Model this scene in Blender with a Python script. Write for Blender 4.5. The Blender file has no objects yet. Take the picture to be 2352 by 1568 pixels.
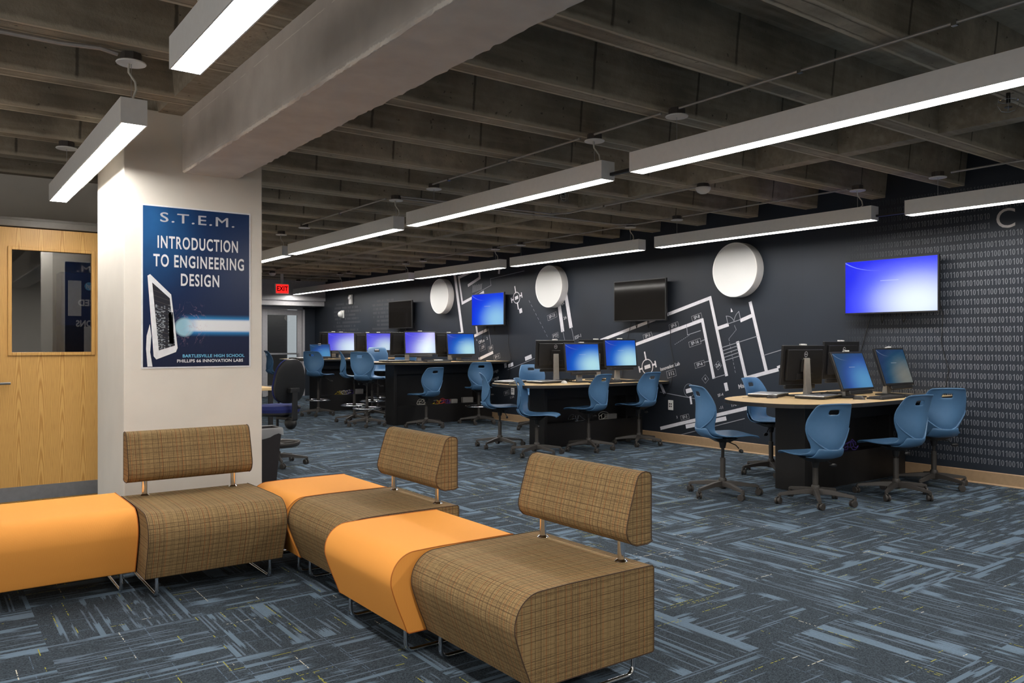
import bpy, bmesh, math, random
from mathutils import Vector, Matrix, Euler
random.seed(7)
C = bpy.context.scene.collection
sc = bpy.context.scene
PI = math.pi

# ------------------------------------------------------------------ camera
CAM_H = 1.3
FPX, HOR, CXP = 1845.0, 787.5, 1176.0
YAW = math.atan(1361.0 / FPX)
SN, CS = math.sin(YAW), math.cos(YAW)
cam_d = bpy.data.cameras.new('camera')
cam = bpy.data.objects.new('camera', cam_d)
C.objects.link(cam)
cam.location = (0, 0, CAM_H)
cam.rotation_euler = (PI / 2, 0, -YAW)
cam_d.sensor_fit = 'HORIZONTAL'
cam_d.sensor_width = 36.0
cam_d.lens = 36.0 * FPX / 2352.0
cam_d.shift_y = (HOR - 784.0) / 2352.0
cam_d.clip_start = 0.05
cam_d.clip_end = 100
sc.camera = cam

# ------------------------------------------------------------------ world, exposure
world = bpy.data.worlds.new('World')
sc.world = world
world.use_nodes = True
world.node_tree.nodes['Background'].inputs[0].default_value = (0.95, 0.90, 0.84, 1)
world.node_tree.nodes['Background'].inputs[1].default_value = 0.38
sc.cycles.adaptive_threshold = 0.02
sc.cycles.max_bounces = 7
sc.cycles.glossy_bounces = 3
sc.cycles.transmission_bounces = 4
sc.cycles.transparent_max_bounces = 6
sc.cycles.caustics_reflective = False
sc.cycles.caustics_refractive = False
sc.view_settings.view_transform = 'Standard'
sc.view_settings.look = 'None'
sc.view_settings.gamma = 1.0
sc.view_settings.use_curve_mapping = False
sc.view_settings.exposure = 1.6
LAMP_STRENGTH = 15.0
LAMP_COLOR = (1.0, 0.965, 0.915)


def row_lamp(x, y0, y1):
    """unseen area light: the pendant rows run on behind, an added row beside the camera"""
    d = bpy.data.lights.new('row_lamp', 'AREA')
    d.shape = 'RECTANGLE'; d.size = 0.11; d.size_y = y1 - y0
    d.energy = LAMP_STRENGTH * PI * 0.11 * (y1 - y0); d.color = LAMP_COLOR
    o = bpy.data.objects.new('row_lamp', d); C.objects.link(o)
    o.location = (x, (y0 + y1) / 2, 2.435)


for _x in (0.873, 3.855, 7.10): row_lamp(_x, -2.1, 0.65)
for _y in (-2.1, 0.9, 3.9): row_lamp(-2.1, _y, _y + 2.75)  # unseen left row, added to brighten the faces turned left


# ------------------------------------------------------------------ measuring helper: a point of the photo on a known plane
def pt(px, py, z=None, x=None, y=None):
    a = (px - CXP) / FPX
    b = (HOR - py) / FPX
    d = (SN + a * CS, CS - a * SN, b)
    if z is not None: k = (z - CAM_H) / d[2]
    elif x is not None: k = x / d[0]
    else: k = y / d[1]
    return Vector((k * d[0], k * d[1], CAM_H + k * d[2]))


# ------------------------------------------------------------------ shader helper
class NT:
    def __init__(s, name):
        s.m = bpy.data.materials.new(name)
        s.m.use_nodes = True
        s.t = s.m.node_tree
        s.n = s.t.nodes
        s.l = s.t.links
        s.b = s.n['Principled BSDF']
        s.out = s.n['Material Output']

    def set(s, node, key, v):
        if v is None: return
        inp = node.inputs[key]
        if hasattr(v, 'is_output'): s.l.new(v, inp)
        elif isinstance(v, (tuple, list)) and len(v) == 3 and inp.type == 'RGBA': inp.default_value = (*v, 1)
        else: inp.default_value = v

    def math(s, op, a, b=None, c=None, clamp=False):
        n = s.n.new('ShaderNodeMath'); n.operation = op; n.use_clamp = clamp
        for i, v in enumerate((a, b, c)): s.set(n, i, v)
        return n.outputs[0]

    def sep(s, v):
        n = s.n.new('ShaderNodeSeparateXYZ'); s.l.new(v, n.inputs[0]); return n.outputs

    def comb(s, x=0.0, y=0.0, z=0.0):
        n = s.n.new('ShaderNodeCombineXYZ')
        for i, v in enumerate((x, y, z)): s.set(n, i, v)
        return n.outputs[0]

    def pos(s): return s.n.new('ShaderNodeNewGeometry').outputs['Position']
    def normal(s): return s.n.new('ShaderNodeNewGeometry').outputs['True Normal']
    def uv(s): return s.n.new('ShaderNodeTexCoord').outputs['UV']
    def obj(s): return s.n.new('ShaderNodeTexCoord').outputs['Object']

    def noise(s, vec, scale=1.0, detail=2.0, rough=0.5, dist=0.0):
        n = s.n.new('ShaderNodeTexNoise')
        s.l.new(vec, n.inputs['Vector'])
        n.inputs['Scale'].default_value = scale
        n.inputs['Detail'].default_value = detail
        n.inputs['Roughness'].default_value = rough
        n.inputs['Distortion'].default_value = dist
        return n.outputs[0]

    def white(s, vec):
        n = s.n.new('ShaderNodeTexWhiteNoise'); n.noise_dimensions = '3D'
        s.l.new(vec, n.inputs['Vector']); return n.outputs['Value']

    def mix(s, f, a, b):
        n = s.n.new('ShaderNodeMix'); n.data_type = 'RGBA'
        s.set(n, 0, f)
        for k, v in ((6, a), (7, b)):
            if hasattr(v, 'is_output'): s.l.new(v, n.inputs[k])
            else: n.inputs[k].default_value = (*v, 1)
        return n.outputs[2]

    def mapr(s, v, a, b, c=0.0, d=1.0, smooth=False):
        n = s.n.new('ShaderNodeMapRange')
        if smooth: n.interpolation_type = 'SMOOTHSTEP'
        s.set(n, 0, v)
        for i, q in enumerate((a, b, c, d)): s.set(n, i + 1, q)
        return n.outputs[0]

    def bump(s, h, strength=0.3, dist=0.01):
        n = s.n.new('ShaderNodeBump')
        n.inputs['Strength'].default_value = strength
        n.inputs['Distance'].default_value = dist
        s.l.new(h, n.inputs['Height'])
        s.l.new(n.outputs[0], s.b.inputs['Normal'])

    def bsdf(s, col=None, rough=None, metal=None, spec=None, emis=None, estr=None, coat=None):
        b = s.b
        if col is not None: s.set(b, 'Base Color', col)
        if rough is not None: s.set(b, 'Roughness', rough)
        if metal is not None: s.set(b, 'Metallic', metal)
        if spec is not None: s.set(b, 'Specular IOR Level', spec)
        if emis is not None: s.set(b, 'Emission Color', emis)
        if estr is not None: s.set(b, 'Emission Strength', estr)
        if coat is not None: s.set(b, 'Coat Weight', coat)
        return s.m


def srgb(r, g, b):
    f = lambda v: (v / 255 / 12.92) if v / 255 <= 0.04045 else ((v / 255 + 0.055) / 1.055) ** 2.4
    return (f(r), f(g), f(b))


def plain(name, col, rough=0.5, metal=0.0, spec=0.5, var=0.06, scale=30.0, bump=0.0):
    """a procedural paint / plastic: faint mottling and a little grain"""
    t = NT(name)
    n = t.noise(t.obj(), scale, 3.0)
    k = t.mapr(n, 0.3, 0.7)
    c = t.mix(k, tuple(v * (1 - var) for v in col), tuple(min(1, v * (1 + var)) for v in col))
    t.bsdf(c, rough, metal, spec)
    if bump: t.bump(n, bump, 0.002)
    return t.m


def emit(name, col, strength):
    t = NT(name)
    return t.bsdf((0, 0, 0), 0.6, emis=col, estr=strength)


# ------------------------------------------------------------------ mesh helper
class MB:
    def __init__(s):
        s.v, s.f, s.uv = [], [], []
        s.M = Matrix.Identity(4)

    def add(s, vs, fs, uvs=None):
        o = len(s.v)
        s.v += [tuple(s.M @ Vector(p)) for p in vs]
        for i, f in enumerate(fs):
            s.f.append([o + k for k in f])
            s.uv.append(uvs[i] if uvs else None)
        return s

    def box(s, x0, x1, y0, y1, z0, z1):
        vs = [(x, y, z) for z in (z0, z1) for y in (y0, y1) for x in (x0, x1)]
        return s.add(vs, [(0, 2, 3, 1), (4, 5, 7, 6), (0, 1, 5, 4), (2, 6, 7, 3), (0, 4, 6, 2), (1, 3, 7, 5)])

    def taper(s, b, t, z0, z1):
        """frustum with rectangles b, t = (x0,x1,y0,y1)"""
        vs = [(x, y, z0) for y in b[2:] for x in b[:2]] + [(x, y, z1) for y in t[2:] for x in t[:2]]
        return s.add(vs, [(0, 2, 3, 1), (4, 5, 7, 6), (0, 1, 5, 4), (2, 6, 7, 3), (0, 4, 6, 2), (1, 3, 7, 5)])

    def cyl(s, p, r, h, n=20, axis='Z', r2=None):
        r2 = r if r2 is None else r2
        R = {'Z': Matrix.Identity(3), 'X': Matrix.Rotation(PI / 2, 3, 'Y'), 'Y': Matrix.Rotation(-PI / 2, 3, 'X')}[axis]
        vs = []
        for k, rr in ((0, r), (h, r2)):
            for i in range(n):
                a = 2 * PI * i / n
                vs.append(Vector(p) + R @ Vector((rr * math.cos(a), rr * math.sin(a), k)))
        fs = [(i, (i + 1) % n, n + (i + 1) % n, n + i) for i in range(n)]
        fs += [tuple(range(n))[::-1], tuple(range(n, 2 * n))]
        return s.add(vs, fs)

    def lathe(s, prof, n=24, p=(0, 0, 0)):
        vs, fs = [], []
        for r, z in prof:
            for i in range(n):
                a = 2 * PI * i / n
                vs.append((p[0] + r * math.cos(a), p[1] + r * math.sin(a), p[2] + z))
        for j in range(len(prof) - 1):
            for i in range(n):
                k = (i + 1) % n
                fs.append((j * n + i, j * n + k, (j + 1) * n + k, (j + 1) * n + i))
        return s.add(vs, fs)

    def tube(s, path, r, n=8, closed=False, flat=1.0):
        path = [Vector(p) for p in path]
        m = len(path)
        vs, fs = [], []
        prev = None
        for i, p in enumerate(path):
            if closed: d = path[(i + 1) % m] - path[i - 1]
            else: d = path[min(i + 1, m - 1)] - path[max(i - 1, 0)]
            d.normalize()
            if prev is None:
                u = d.orthogonal().normalized()
            else:
                u = prev - d * prev.dot(d)
                u = u.normalized() if u.length > 1e-6 else d.orthogonal().normalized()
            prev = u
            w = d.cross(u)
            for k in range(n):
                a = 2 * PI * k / n
                vs.append(p + u * (r * math.cos(a)) + w * (r * flat * math.sin(a)))
        last = m if closed else m - 1
        for i in range(last):
            j = (i + 1) % m
            for k in range(n):
                q = (k + 1) % n
                fs.append((i * n + k, i * n + q, j * n + q, j * n + k))
        if not closed:
            fs.append(tuple(range(n))[::-1])
            fs.append(tuple(range((m - 1) * n, m * n)))
        return s.add(vs, fs)

    def torus(s, p, R, r, n=32, k=8):
        return s.tube([(p[0] + R * math.cos(2 * PI * i / n), p[1] + R * math.sin(2 * PI * i / n), p[2]) for i in range(n)], r, k, True)

    def prism(s, poly, a0, a1, plane='XY'):
        """polygon (2-D, ccw) swept along the third axis from a0 to a1; uv = (along outline, sweep) in metres"""
        def P(q, a):
            return {'XY': (q[0], q[1], a), 'YZ': (a, q[0], q[1]), 'XZ': (q[0], a, q[1])}[plane]
        n = len(poly)
        vs = [P(q, a0) for q in poly] + [P(q, a1) for q in poly]
        L = [0.0]
        for i in range(n):
            q, w = poly[i], poly[(i + 1) % n]
            L.append(L[-1] + math.hypot(w[0] - q[0], w[1] - q[1]))
        fs, uv = [], []
        for i in range(n):
            k = (i + 1) % n
            fs.append((i, k, n + k, n + i))
            uv.append([(a0, L[i]), (a0, L[i + 1]), (a1, L[i + 1]), (a1, L[i])])
        fs.append(tuple(range(n))[::-1]); uv.append([poly[i] for i in range(n)][::-1])
        fs.append(tuple(range(n, 2 * n))); uv.append(list(poly))
        return s.add(vs, fs, uv)

    def ball(s, p, r, sx=1, sy=1, sz=1, n=14, m=8, z0=-1.0):
        prof = []
        for j in range(m + 1):
            a = -PI / 2 + PI * j / m
            if math.sin(a) < z0 - 1e-6: continue
            prof.append((max(1e-4, math.cos(a)), math.sin(a)))
        vs, fs = [], []
        for q, z in prof:
            for i in range(n):
                a = 2 * PI * i / n
                vs.append((p[0] + r * sx * q * math.cos(a), p[1] + r * sy * q * math.sin(a), p[2] + r * sz * z))
        for j in range(len(prof) - 1):
            for i in range(n):
                k = (i + 1) % n
                fs.append((j * n + i, j * n + k, (j + 1) * n + k, (j + 1) * n + i))
        fs.append(tuple(range(n))[::-1])
        return s.add(vs, fs)

    def mesh(s, name):
        me = bpy.data.meshes.new(name)
        me.from_pydata(s.v, [], s.f)
        if any(u for u in s.uv):
            lay = me.uv_layers.new(name='UVMap')
            for poly, u in zip(me.polygons, s.uv):
                for k, li in enumerate(poly.loop_indices):
                    lay.data[li].uv = u[k] if u else (0, 0)
        me.update()
        return me

    def build(s, name, mat, parent=None, bevel=0.0, smooth=False, sub=0, seg=2, loc=None, rot=None, fix=True):
        me = s.mesh(name)
        if fix:
            bm = bmesh.new(); bm.from_mesh(me)
            bmesh.ops.recalc_face_normals(bm, faces=bm.faces)
            bm.to_mesh(me); bm.free()
        o = bpy.data.objects.new(name, me)
        C.objects.link(o)
        me.materials.append(mat)
        if parent: o.parent = parent
        if loc: o.location = loc
        if rot: o.rotation_euler = rot
        if bevel:
            b = o.modifiers.new('bevel', 'BEVEL'); b.width = bevel; b.segments = seg; b.limit_method = 'ANGLE'; b.angle_limit = 0.6
        if sub:
            b = o.modifiers.new('sub', 'SUBSURF'); b.levels = sub; b.render_levels = sub
        if smooth:
            for p in me.polygons: p.use_smooth = True
            if not sub:
                a = o.modifiers.new('ws', 'WEIGHTED_NORMAL') if bevel else None
                try: me.set_sharp_from_angle(angle=0.7)
                except Exception: pass
        return o


def tag(o, label=None, cat=None, group=None, kind=None):
    if label: o['label'] = label
    if cat: o['category'] = cat
    if group: o['group'] = group
    if kind: o['kind'] = kind
    return o


def thing(name, label, cat, loc=(0, 0, 0), rz=0.0, group=None):
    o = bpy.data.objects.new(name, None)
    o.empty_display_size = 0.1
    C.objects.link(o)
    o.location = loc
    o.rotation_euler = (0, 0, rz)
    return tag(o, label, cat, group)


def dup(root, loc, rz, label, group=None):
    def cp(o, parent):
        c = o.copy(); C.objects.link(c)
        c.parent = parent
        for ch in list(o.children): cp(ch, c)
        return c
    r = cp(root, None)
    r.location = loc
    r.rotation_euler = (0, 0, rz)
    r['label'] = label
    if group: r['group'] = group
    return r


def kid(o, name):
    for c in o.children:
        if c.name.split('.')[0] == name: return c


def struct(o): return tag(o, kind='structure')


def text_mesh(body, size, sx=1.0, bold=0.0, align='CENTER', space=1.0):
    cu = bpy.data.curves.new('letters', 'FONT')
    cu.body = body; cu.size = size; cu.align_x = align; cu.align_y = 'CENTER'
    cu.offset = bold; cu.space_character = space; cu.resolution_u = 4
    ob = bpy.data.objects.new('letters', cu)
    C.objects.link(ob)
    dg = bpy.context.evaluated_depsgraph_get()
    me = bpy.data.meshes.new_from_object(ob.evaluated_get(dg))
    vs = [(v.co.x * sx, v.co.y, 0) for v in me.vertices]
    fs = [tuple(p.vertices) for p in me.polygons]
    bpy.data.objects.remove(ob); bpy.data.curves.remove(cu); bpy.data.meshes.remove(me)
    return vs, fs


# ------------------------------------------------------------------ materials
M = {}
M['black_laminate'] = plain('black_laminate', (0.012, 0.011, 0.011), 0.45)
M['black_plastic'] = plain('black_plastic', (0.014, 0.014, 0.015), 0.4)
M['charcoal'] = plain('charcoal_nylon', (0.045, 0.04, 0.036), 0.5)
M['dark_metal'] = plain('dark_metal', (0.03, 0.028, 0.026), 0.35, 0.4)
M['blue_shell'] = plain('blue_polypropylene', srgb(78, 117, 155), 0.42, 0, 0.5, 0.03)
M['chrome'] = plain('chrome', (0.75, 0.76, 0.78), 0.12, 1.0, 0.5, 0.02)
M['steel'] = plain('brushed_steel', (0.55, 0.55, 0.56), 0.35, 1.0)
M['silver'] = plain('silver_plastic', (0.42, 0.40, 0.37), 0.4, 0.3)
M['white_paint'] = plain('white_powder_coat', (0.86, 0.845, 0.83), 0.45, 0, 0.4, 0.02)
M['white_plastic'] = plain('white_plastic', (0.75, 0.74, 0.72), 0.4, 0, 0.5, 0.02)
M['grey_box'] = plain('grey_box', (0.16, 0.15, 0.16), 0.6)
M['plaster'] = plain('painted_plaster', (0.76, 0.715, 0.645), 0.65, 0, 0.3, 0.03, 4.0, 0.15)
M['plaster_beam'] = plain('painted_concrete', (0.62, 0.56, 0.51), 0.6, 0, 0.3, 0.05, 6.0, 0.3)
M['base_vinyl'] = plain('tan_rubber_base', srgb(168, 140, 108), 0.55)
M['bronze_paint'] = plain('taupe_steel_paint', (0.16, 0.142, 0.12), 0.5)
M['alu_frame'] = plain('painted_aluminium', (0.52, 0.51, 0.53), 0.4, 0.2)
M['maple'] = plain('maple_laminate', srgb(222, 190, 140), 0.35, 0, 0.5, 0.05, 12)
M['table_edge'] = plain('black_edge_band', (0.02, 0.019, 0.019), 0.4)
M['blue_fabric'] = plain('navy_fabric', srgb(48, 56, 110), 0.9, 0, 0.2, 0.2, 300)
M['bag'] = plain('clear_bin_liner', (0.6, 0.6, 0.62), 0.3)
M['bin'] = plain('dark_bin_plastic', (0.02, 0.016, 0.017), 0.5)
M['screen_off'] = plain('switched_off_glass', (0.009, 0.008, 0.0075), 0.07, 0, 0.35)
M['mural_white'] = plain('mural_white_print', (0.68, 0.67, 0.72), 0.6)
M['mural_grey'] = plain('mural_grey_print', (0.30, 0.31, 0.35), 0.6)
M['mural_letter'] = plain('mural_letter_print', (0.5, 0.5, 0.53), 0.6)
M['disc_white'] = plain('acoustic_disc_fabric', (0.72, 0.72, 0.71), 0.8, 0, 0.2, 0.02, 200)
M['grey_letter'] = plain('silver_print', (0.48, 0.5, 0.56), 0.5)
M['poster_white'] = plain('poster_white_print', (0.8, 0.82, 0.86), 0.35)
M['poster_cyan'] = plain('poster_cyan_print', srgb(110, 190, 230), 0.35)
M['poster_dark'] = plain('poster_dark_print', (0.008, 0.01, 0.02), 0.35)
M['logo_print'] = plain('logo_print', (0.55, 0.56, 0.6), 0.4)
M['cable_black'] = plain('black_cable', (0.01, 0.01, 0.01), 0.5)
M['cable_white'] = plain('white_cord', (0.6, 0.58, 0.52), 0.5)
M['red_cable'] = plain('red_cable', (0.5, 0.03, 0.02), 0.5)
M['yellow_cable'] = plain('yellow_cable', (0.55, 0.42, 0.03), 0.5)
M['purple_cable'] = plain('purple_cable', (0.10, 0.06, 0.35), 0.5)
M['conduit'] = plain('galvanised_conduit', (0.42, 0.4, 0.38), 0.45, 0.5)
M['dark_box'] = plain('painted_junction_box', (0.06, 0.05, 0.045), 0.6)
M['exit_red'] = emit('exit_red', (1.0, 0.012, 0.01), 0.6)
M['exit_dark'] = plain('exit_letter', (0.02, 0.0, 0.0), 0.5)
M['diffuser'] = emit('lamp_diffuser', LAMP_COLOR, LAMP_STRENGTH)
M['seam_brown'] = plain('brown_seam_piping', srgb(70, 50, 34), 0.8)
M['seam_orange'] = plain('orange_seam_piping', srgb(188, 104, 34), 0.7)
M['paper'] = plain('paper', (0.75, 0.74, 0.72), 0.7)


def m_glass(name, tint, refl):
    t = NT(name)
    tr = t.n.new('ShaderNodeBsdfTransparent'); tr.inputs[0].default_value = (*tint, 1)
    gl = t.n.new('ShaderNodeBsdfGlossy'); gl.inputs['Roughness'].default_value = 0.02
    gl.inputs[0].default_value = (0.9, 0.9, 0.9, 1)
    mx = t.n.new('ShaderNodeMixShader'); mx.inputs[0].default_value = refl
    t.l.new(tr.outputs[0], mx.inputs[1]); t.l.new(gl.outputs[0], mx.inputs[2])
    t.l.new(mx.outputs[0], t.out.inputs['Surface'])
    return t.m


M['door_glass'] = m_glass('door_glass', (0.62, 0.62, 0.62), 0.14)
M['store_glass'] = m_glass('storefront_glass', (0.8, 0.82, 0.82), 0.08)


def m_liner():
    t = NT('translucent_liner')
    tr = t.n.new('ShaderNodeBsdfTransparent')
    mx = t.n.new('ShaderNodeMixShader'); mx.inputs[0].default_value = 0.32
    t.bsdf((0.7, 0.7, 0.72), 0.3)
    t.l.new(tr.outputs[0], mx.inputs[1]); t.l.new(t.b.outputs[0], mx.inputs[2])
    t.l.new(mx.outputs[0], t.out.inputs['Surface'])
    return t.m


M['liner'] = m_liner()


def m_carpet():
    t = NT('streaked_carpet_tiles')
    p = t.sep(t.pos())
    x, y = p[0], p[1]
    T = 0.61
    cx = t.math('FLOOR', t.math('DIVIDE', t.math('ADD', x, 0.17), T))
    cy = t.math('FLOOR', t.math('DIVIDE', t.math('ADD', y, 0.31), T))
    cell = t.comb(cx, cy, 3.0)
    par = t.math('MODULO', t.math('ABSOLUTE', t.math('ADD', cx, cy)), 2.0)
    rnd = t.white(cell)
    flip = t.math('GREATER_THAN', rnd, 0.86)
    o = t.math('ABSOLUTE', t.math('SUBTRACT', par, flip))          # 0 or 1: quarter-turned tiles
    along = t.math('ADD', t.math('MULTIPLY', x, o), t.math('MULTIPLY', y, t.math('SUBTRACT', 1.0, o)))
    across = t.math('ADD', t.math('MULTIPLY', y, o), t.math('MULTIPLY', x, t.math('SUBTRACT', 1.0, o)))
    tid = t.math('MULTIPLY', rnd, 57.0)
    fine = t.white(t.comb(t.math('FLOOR', t.math('DIVIDE', across, 0.0045)), tid, 1.0))
    al = t.math('ADD', along, t.math('MULTIPLY', fine, 0.055))

    def layer(width, freq, thr, soft, seed):
        row = t.math('FLOOR', t.math('DIVIDE', across, width))
        r = t.white(t.comb(row, tid, seed))
        n = t.noise(t.comb(t.math('MULTIPLY', al, freq), t.math('MULTIPLY', row, 3.7), t.math('ADD', t.math('MULTIPLY', tid, 2.3), seed)), 1.0, 1.0)
        v = t.math('ADD', n, t.math('MULTIPLY', t.math('SUBTRACT', r, 0.5), 0.42))
        return t.mapr(v, thr, thr + soft)
    a = layer(0.060, 2.2, 0.70, 0.03, 1.0)
    b = layer(0.024, 2.8, 0.685, 0.03, 2.0)
    c = layer(0.0085, 3.0, 0.66, 0.04, 3.0)
    grain = t.noise(t.comb(t.math('MULTIPLY', across, 900.0), t.math('MULTIPLY', along, 260.0), tid), 1.0, 2.0)
    speck = t.white(t.comb(t.math('FLOOR', t.math('DIVIDE', across, 0.0028)), t.math('FLOOR', t.math('DIVIDE', along, 0.0055)), 9.0))
    base = t.mix(speck, (0.015, 0.021, 0.028), (0.060, 0.079, 0.098))
    col = t.mix(t.math('MULTIPLY', c, 0.8), base, (0.115, 0.155, 0.205))
    col = t.mix(t.math('MULTIPLY', b, 0.85), col, (0.125, 0.178, 0.235))
    col = t.mix(t.math('MULTIPLY', a, t.mapr(speck, 0, 1, 0.72, 1.0)), col, (0.135, 0.192, 0.255))
    # thin pale and yellow threads, both ways
    def thread(u, v, w, thr, seed):
        row = t.math('FLOOR', t.math('DIVIDE', u, w))
        g = t.math('GREATER_THAN', t.white(t.comb(row, tid, seed)), 0.978)
        n = t.noise(t.comb(t.math('MULTIPLY', v, 5.0), t.math('MULTIPLY', row, 1.7), seed), 1.0, 1.0)
        d = t.math('GREATER_THAN', t.white(t.comb(row, t.math('FLOOR', t.math('DIVIDE', v, 0.009)), seed)), 0.35)
        return t.math('MULTIPLY', t.math('MULTIPLY', g, d), t.math('GREATER_THAN', n, thr))
    yl = thread(across, along, 0.0042, 0.57, 11.0)
    yl2 = thread(along, across, 0.0042, 0.60, 12.0)
    wl = thread(along, across, 0.0042, 0.60, 15.0)
    col = t.mix(t.math('MAXIMUM', yl, yl2), col, (0.30, 0.29, 0.045))
    col = t.mix(wl, col, (0.55, 0.52, 0.42))
    gl = thread(along, across, 0.004, 0.40, 18.0)
    col = t.mix(t.math('MULTIPLY', gl, 0.5), col, (0.13, 0.19, 0.27))
    t.bsdf(col, 0.95, spec=0.15)
    t.bump(grain, 0.35, 0.003)
    return t.m


def m_concrete():
    t = NT('board_formed_concrete')
    p = t.pos(); q = t.sep(p)
    n1 = t.noise(p, 1.1, 6.0, 0.62)
    n2 = t.noise(p, 9.0, 5.0, 0.65)
    n3 = t.noise(t.comb(t.math('MULTIPLY', q[0], 1.2), t.math('MULTIPLY', q[1], 14.0), t.math('MULTIPLY', q[2], 14.0)), 1.6, 4.0)
    col = t.mix(t.mapr(n1, 0.38, 0.64), (0.20, 0.168, 0.128), (0.50, 0.43, 0.335))
    col = t.mix(t.mapr(n2, 0.35, 0.75, 0.0, 0.6), col, (0.22, 0.20, 0.15))
    col = t.mix(t.mapr(n3, 0.45, 0.75, 0.0, 0.45), col, (0.52, 0.46, 0.36))
    pits = t.mapr(t.noise(p, 26.0, 2.0), 0.70, 0.74)
    col = t.mix(t.math('MULTIPLY', pits, 0.8), col, (0.07, 0.057, 0.046))
    nrm = t.sep(t.normal())
    side = t.mapr(t.math('ABSOLUTE', nrm[1]), 0.6, 0.8)
    # joints of the steel pans on the sides of the joists
    jx = t.math('ADD', t.math('DIVIDE', q[0], 0.915), t.math('MULTIPLY', t.math('FLOOR', t.math('DIVIDE', q[1], 0.77)), 0.37))
    jx = t.math('ADD', jx, t.math('MULTIPLY', t.math('SUBTRACT', n2, 0.5), 0.02))
    fr = t.math('ABSOLUTE', t.math('SUBTRACT', t.math('FRACT', jx), 0.5))
    seam = t.math('MULTIPLY', t.mapr(fr, 0.486, 0.494), side)
    col = t.mix(t.math('MULTIPLY', seam, 0.75), col, (0.045, 0.037, 0.03))
    panel = t.white(t.comb(t.math('FLOOR', jx), t.math('FLOOR', t.math('DIVIDE', q[1], 0.77)), 0.0))
    col = t.mix(t.math('MULTIPLY', t.mapr(panel, 0, 1, 0, 0.28), side), col, (0.18, 0.165, 0.135))
    # fins and drips of cement paste along the lower arrises
    lip = t.mapr(t.math('ADD', q[2], t.math('MULTIPLY', t.math('SUBTRACT', n2, 0.5), 0.03)), 2.795, 2.812, 1.0, 0.0)
    col = t.mix(t.math('MULTIPLY', lip, t.math('MULTIPLY', side, 0.75)), col, (0.58, 0.51, 0.40))
    # cement fins left along both lower edges of each joist
    yy = t.math('MULTIPLY', t.math('FRACT', t.math('DIVIDE', t.math('SUBTRACT', q[1], 4.33), 0.772)), 0.772)
    e1 = t.math('ABSOLUTE', t.math('SUBTRACT', t.math('ABSOLUTE', t.math('SUBTRACT', yy, 0.07)), t.math('ADD', 0.060, t.math('MULTIPLY', t.math('SUBTRACT', n2, 0.5), 0.02))))
    down = t.math('MULTIPLY', t.mapr(nrm[2], -0.9, -0.7, 1.0, 0.0), t.math('LESS_THAN', q[2], 2.9))
    fin = t.math('MULTIPLY', t.mapr(e1, 0.006, 0.013, 1.0, 0.0), down)
    col = t.mix(t.math('MULTIPLY', fin, 0.7), col, (0.62, 0.55, 0.43))
    gap = t.math('MULTIPLY', t.mapr(t.math('ABSOLUTE', t.math('SUBTRACT', e1, 0.021)), 0.002, 0.006, 1.0, 0.0), down)
    col = t.mix(t.math('MULTIPLY', gap, t.mapr(n1, 0.4, 0.6, 0.0, 0.7)), col, (0.07, 0.058, 0.046))
    t.bsdf(col, 0.85, spec=0.2)
    t.bump(t.math('ADD', n2, t.math('MULTIPLY', n1, 0.5)), 0.5, 0.02)
    return t.m


def m_oak():
    t = NT('oak_veneer')
    o = t.sep(t.obj())
    x, z = o[0], o[2]
    leaf = t.math('FLOOR', t.math('DIVIDE', x, 0.155))
    fx = t.math('ABSOLUTE', t.math('SUBTRACT', t.math('SUBTRACT', x, t.math('MULTIPLY', leaf, 0.155)), 0.0775))
    wob = t.noise(t.comb(t.math('MULTIPLY', x, 9.0), leaf, t.math('MULTIPLY', z, 1.3)), 1.0, 3.0)
    r = t.math('ADD', t.math('MULTIPLY', t.math('POWER', fx, 1.6), 900.0), t.math('MULTIPLY', z, 7.5))
    r = t.math('ADD', r, t.math('MULTIPLY', wob, 6.0))
    ring = t.math('SINE', t.math('MULTIPLY', r, 3.2))
    pores = t.noise(t.comb(t.math('MULTIPLY', x, 420.0), leaf, t.math('MULTIPLY', z, 9.0)), 1.0, 3.0)
    col = t.mix(t.mapr(ring, -0.2, 1.0), srgb(212, 166, 96), srgb(186, 136, 70))
    col = t.mix(t.mapr(pores, 0.5, 0.75, 0, 0.5), col, srgb(150, 104, 52))
    t.bsdf(col, 0.42, spec=0.4)
    return t.m


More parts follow.
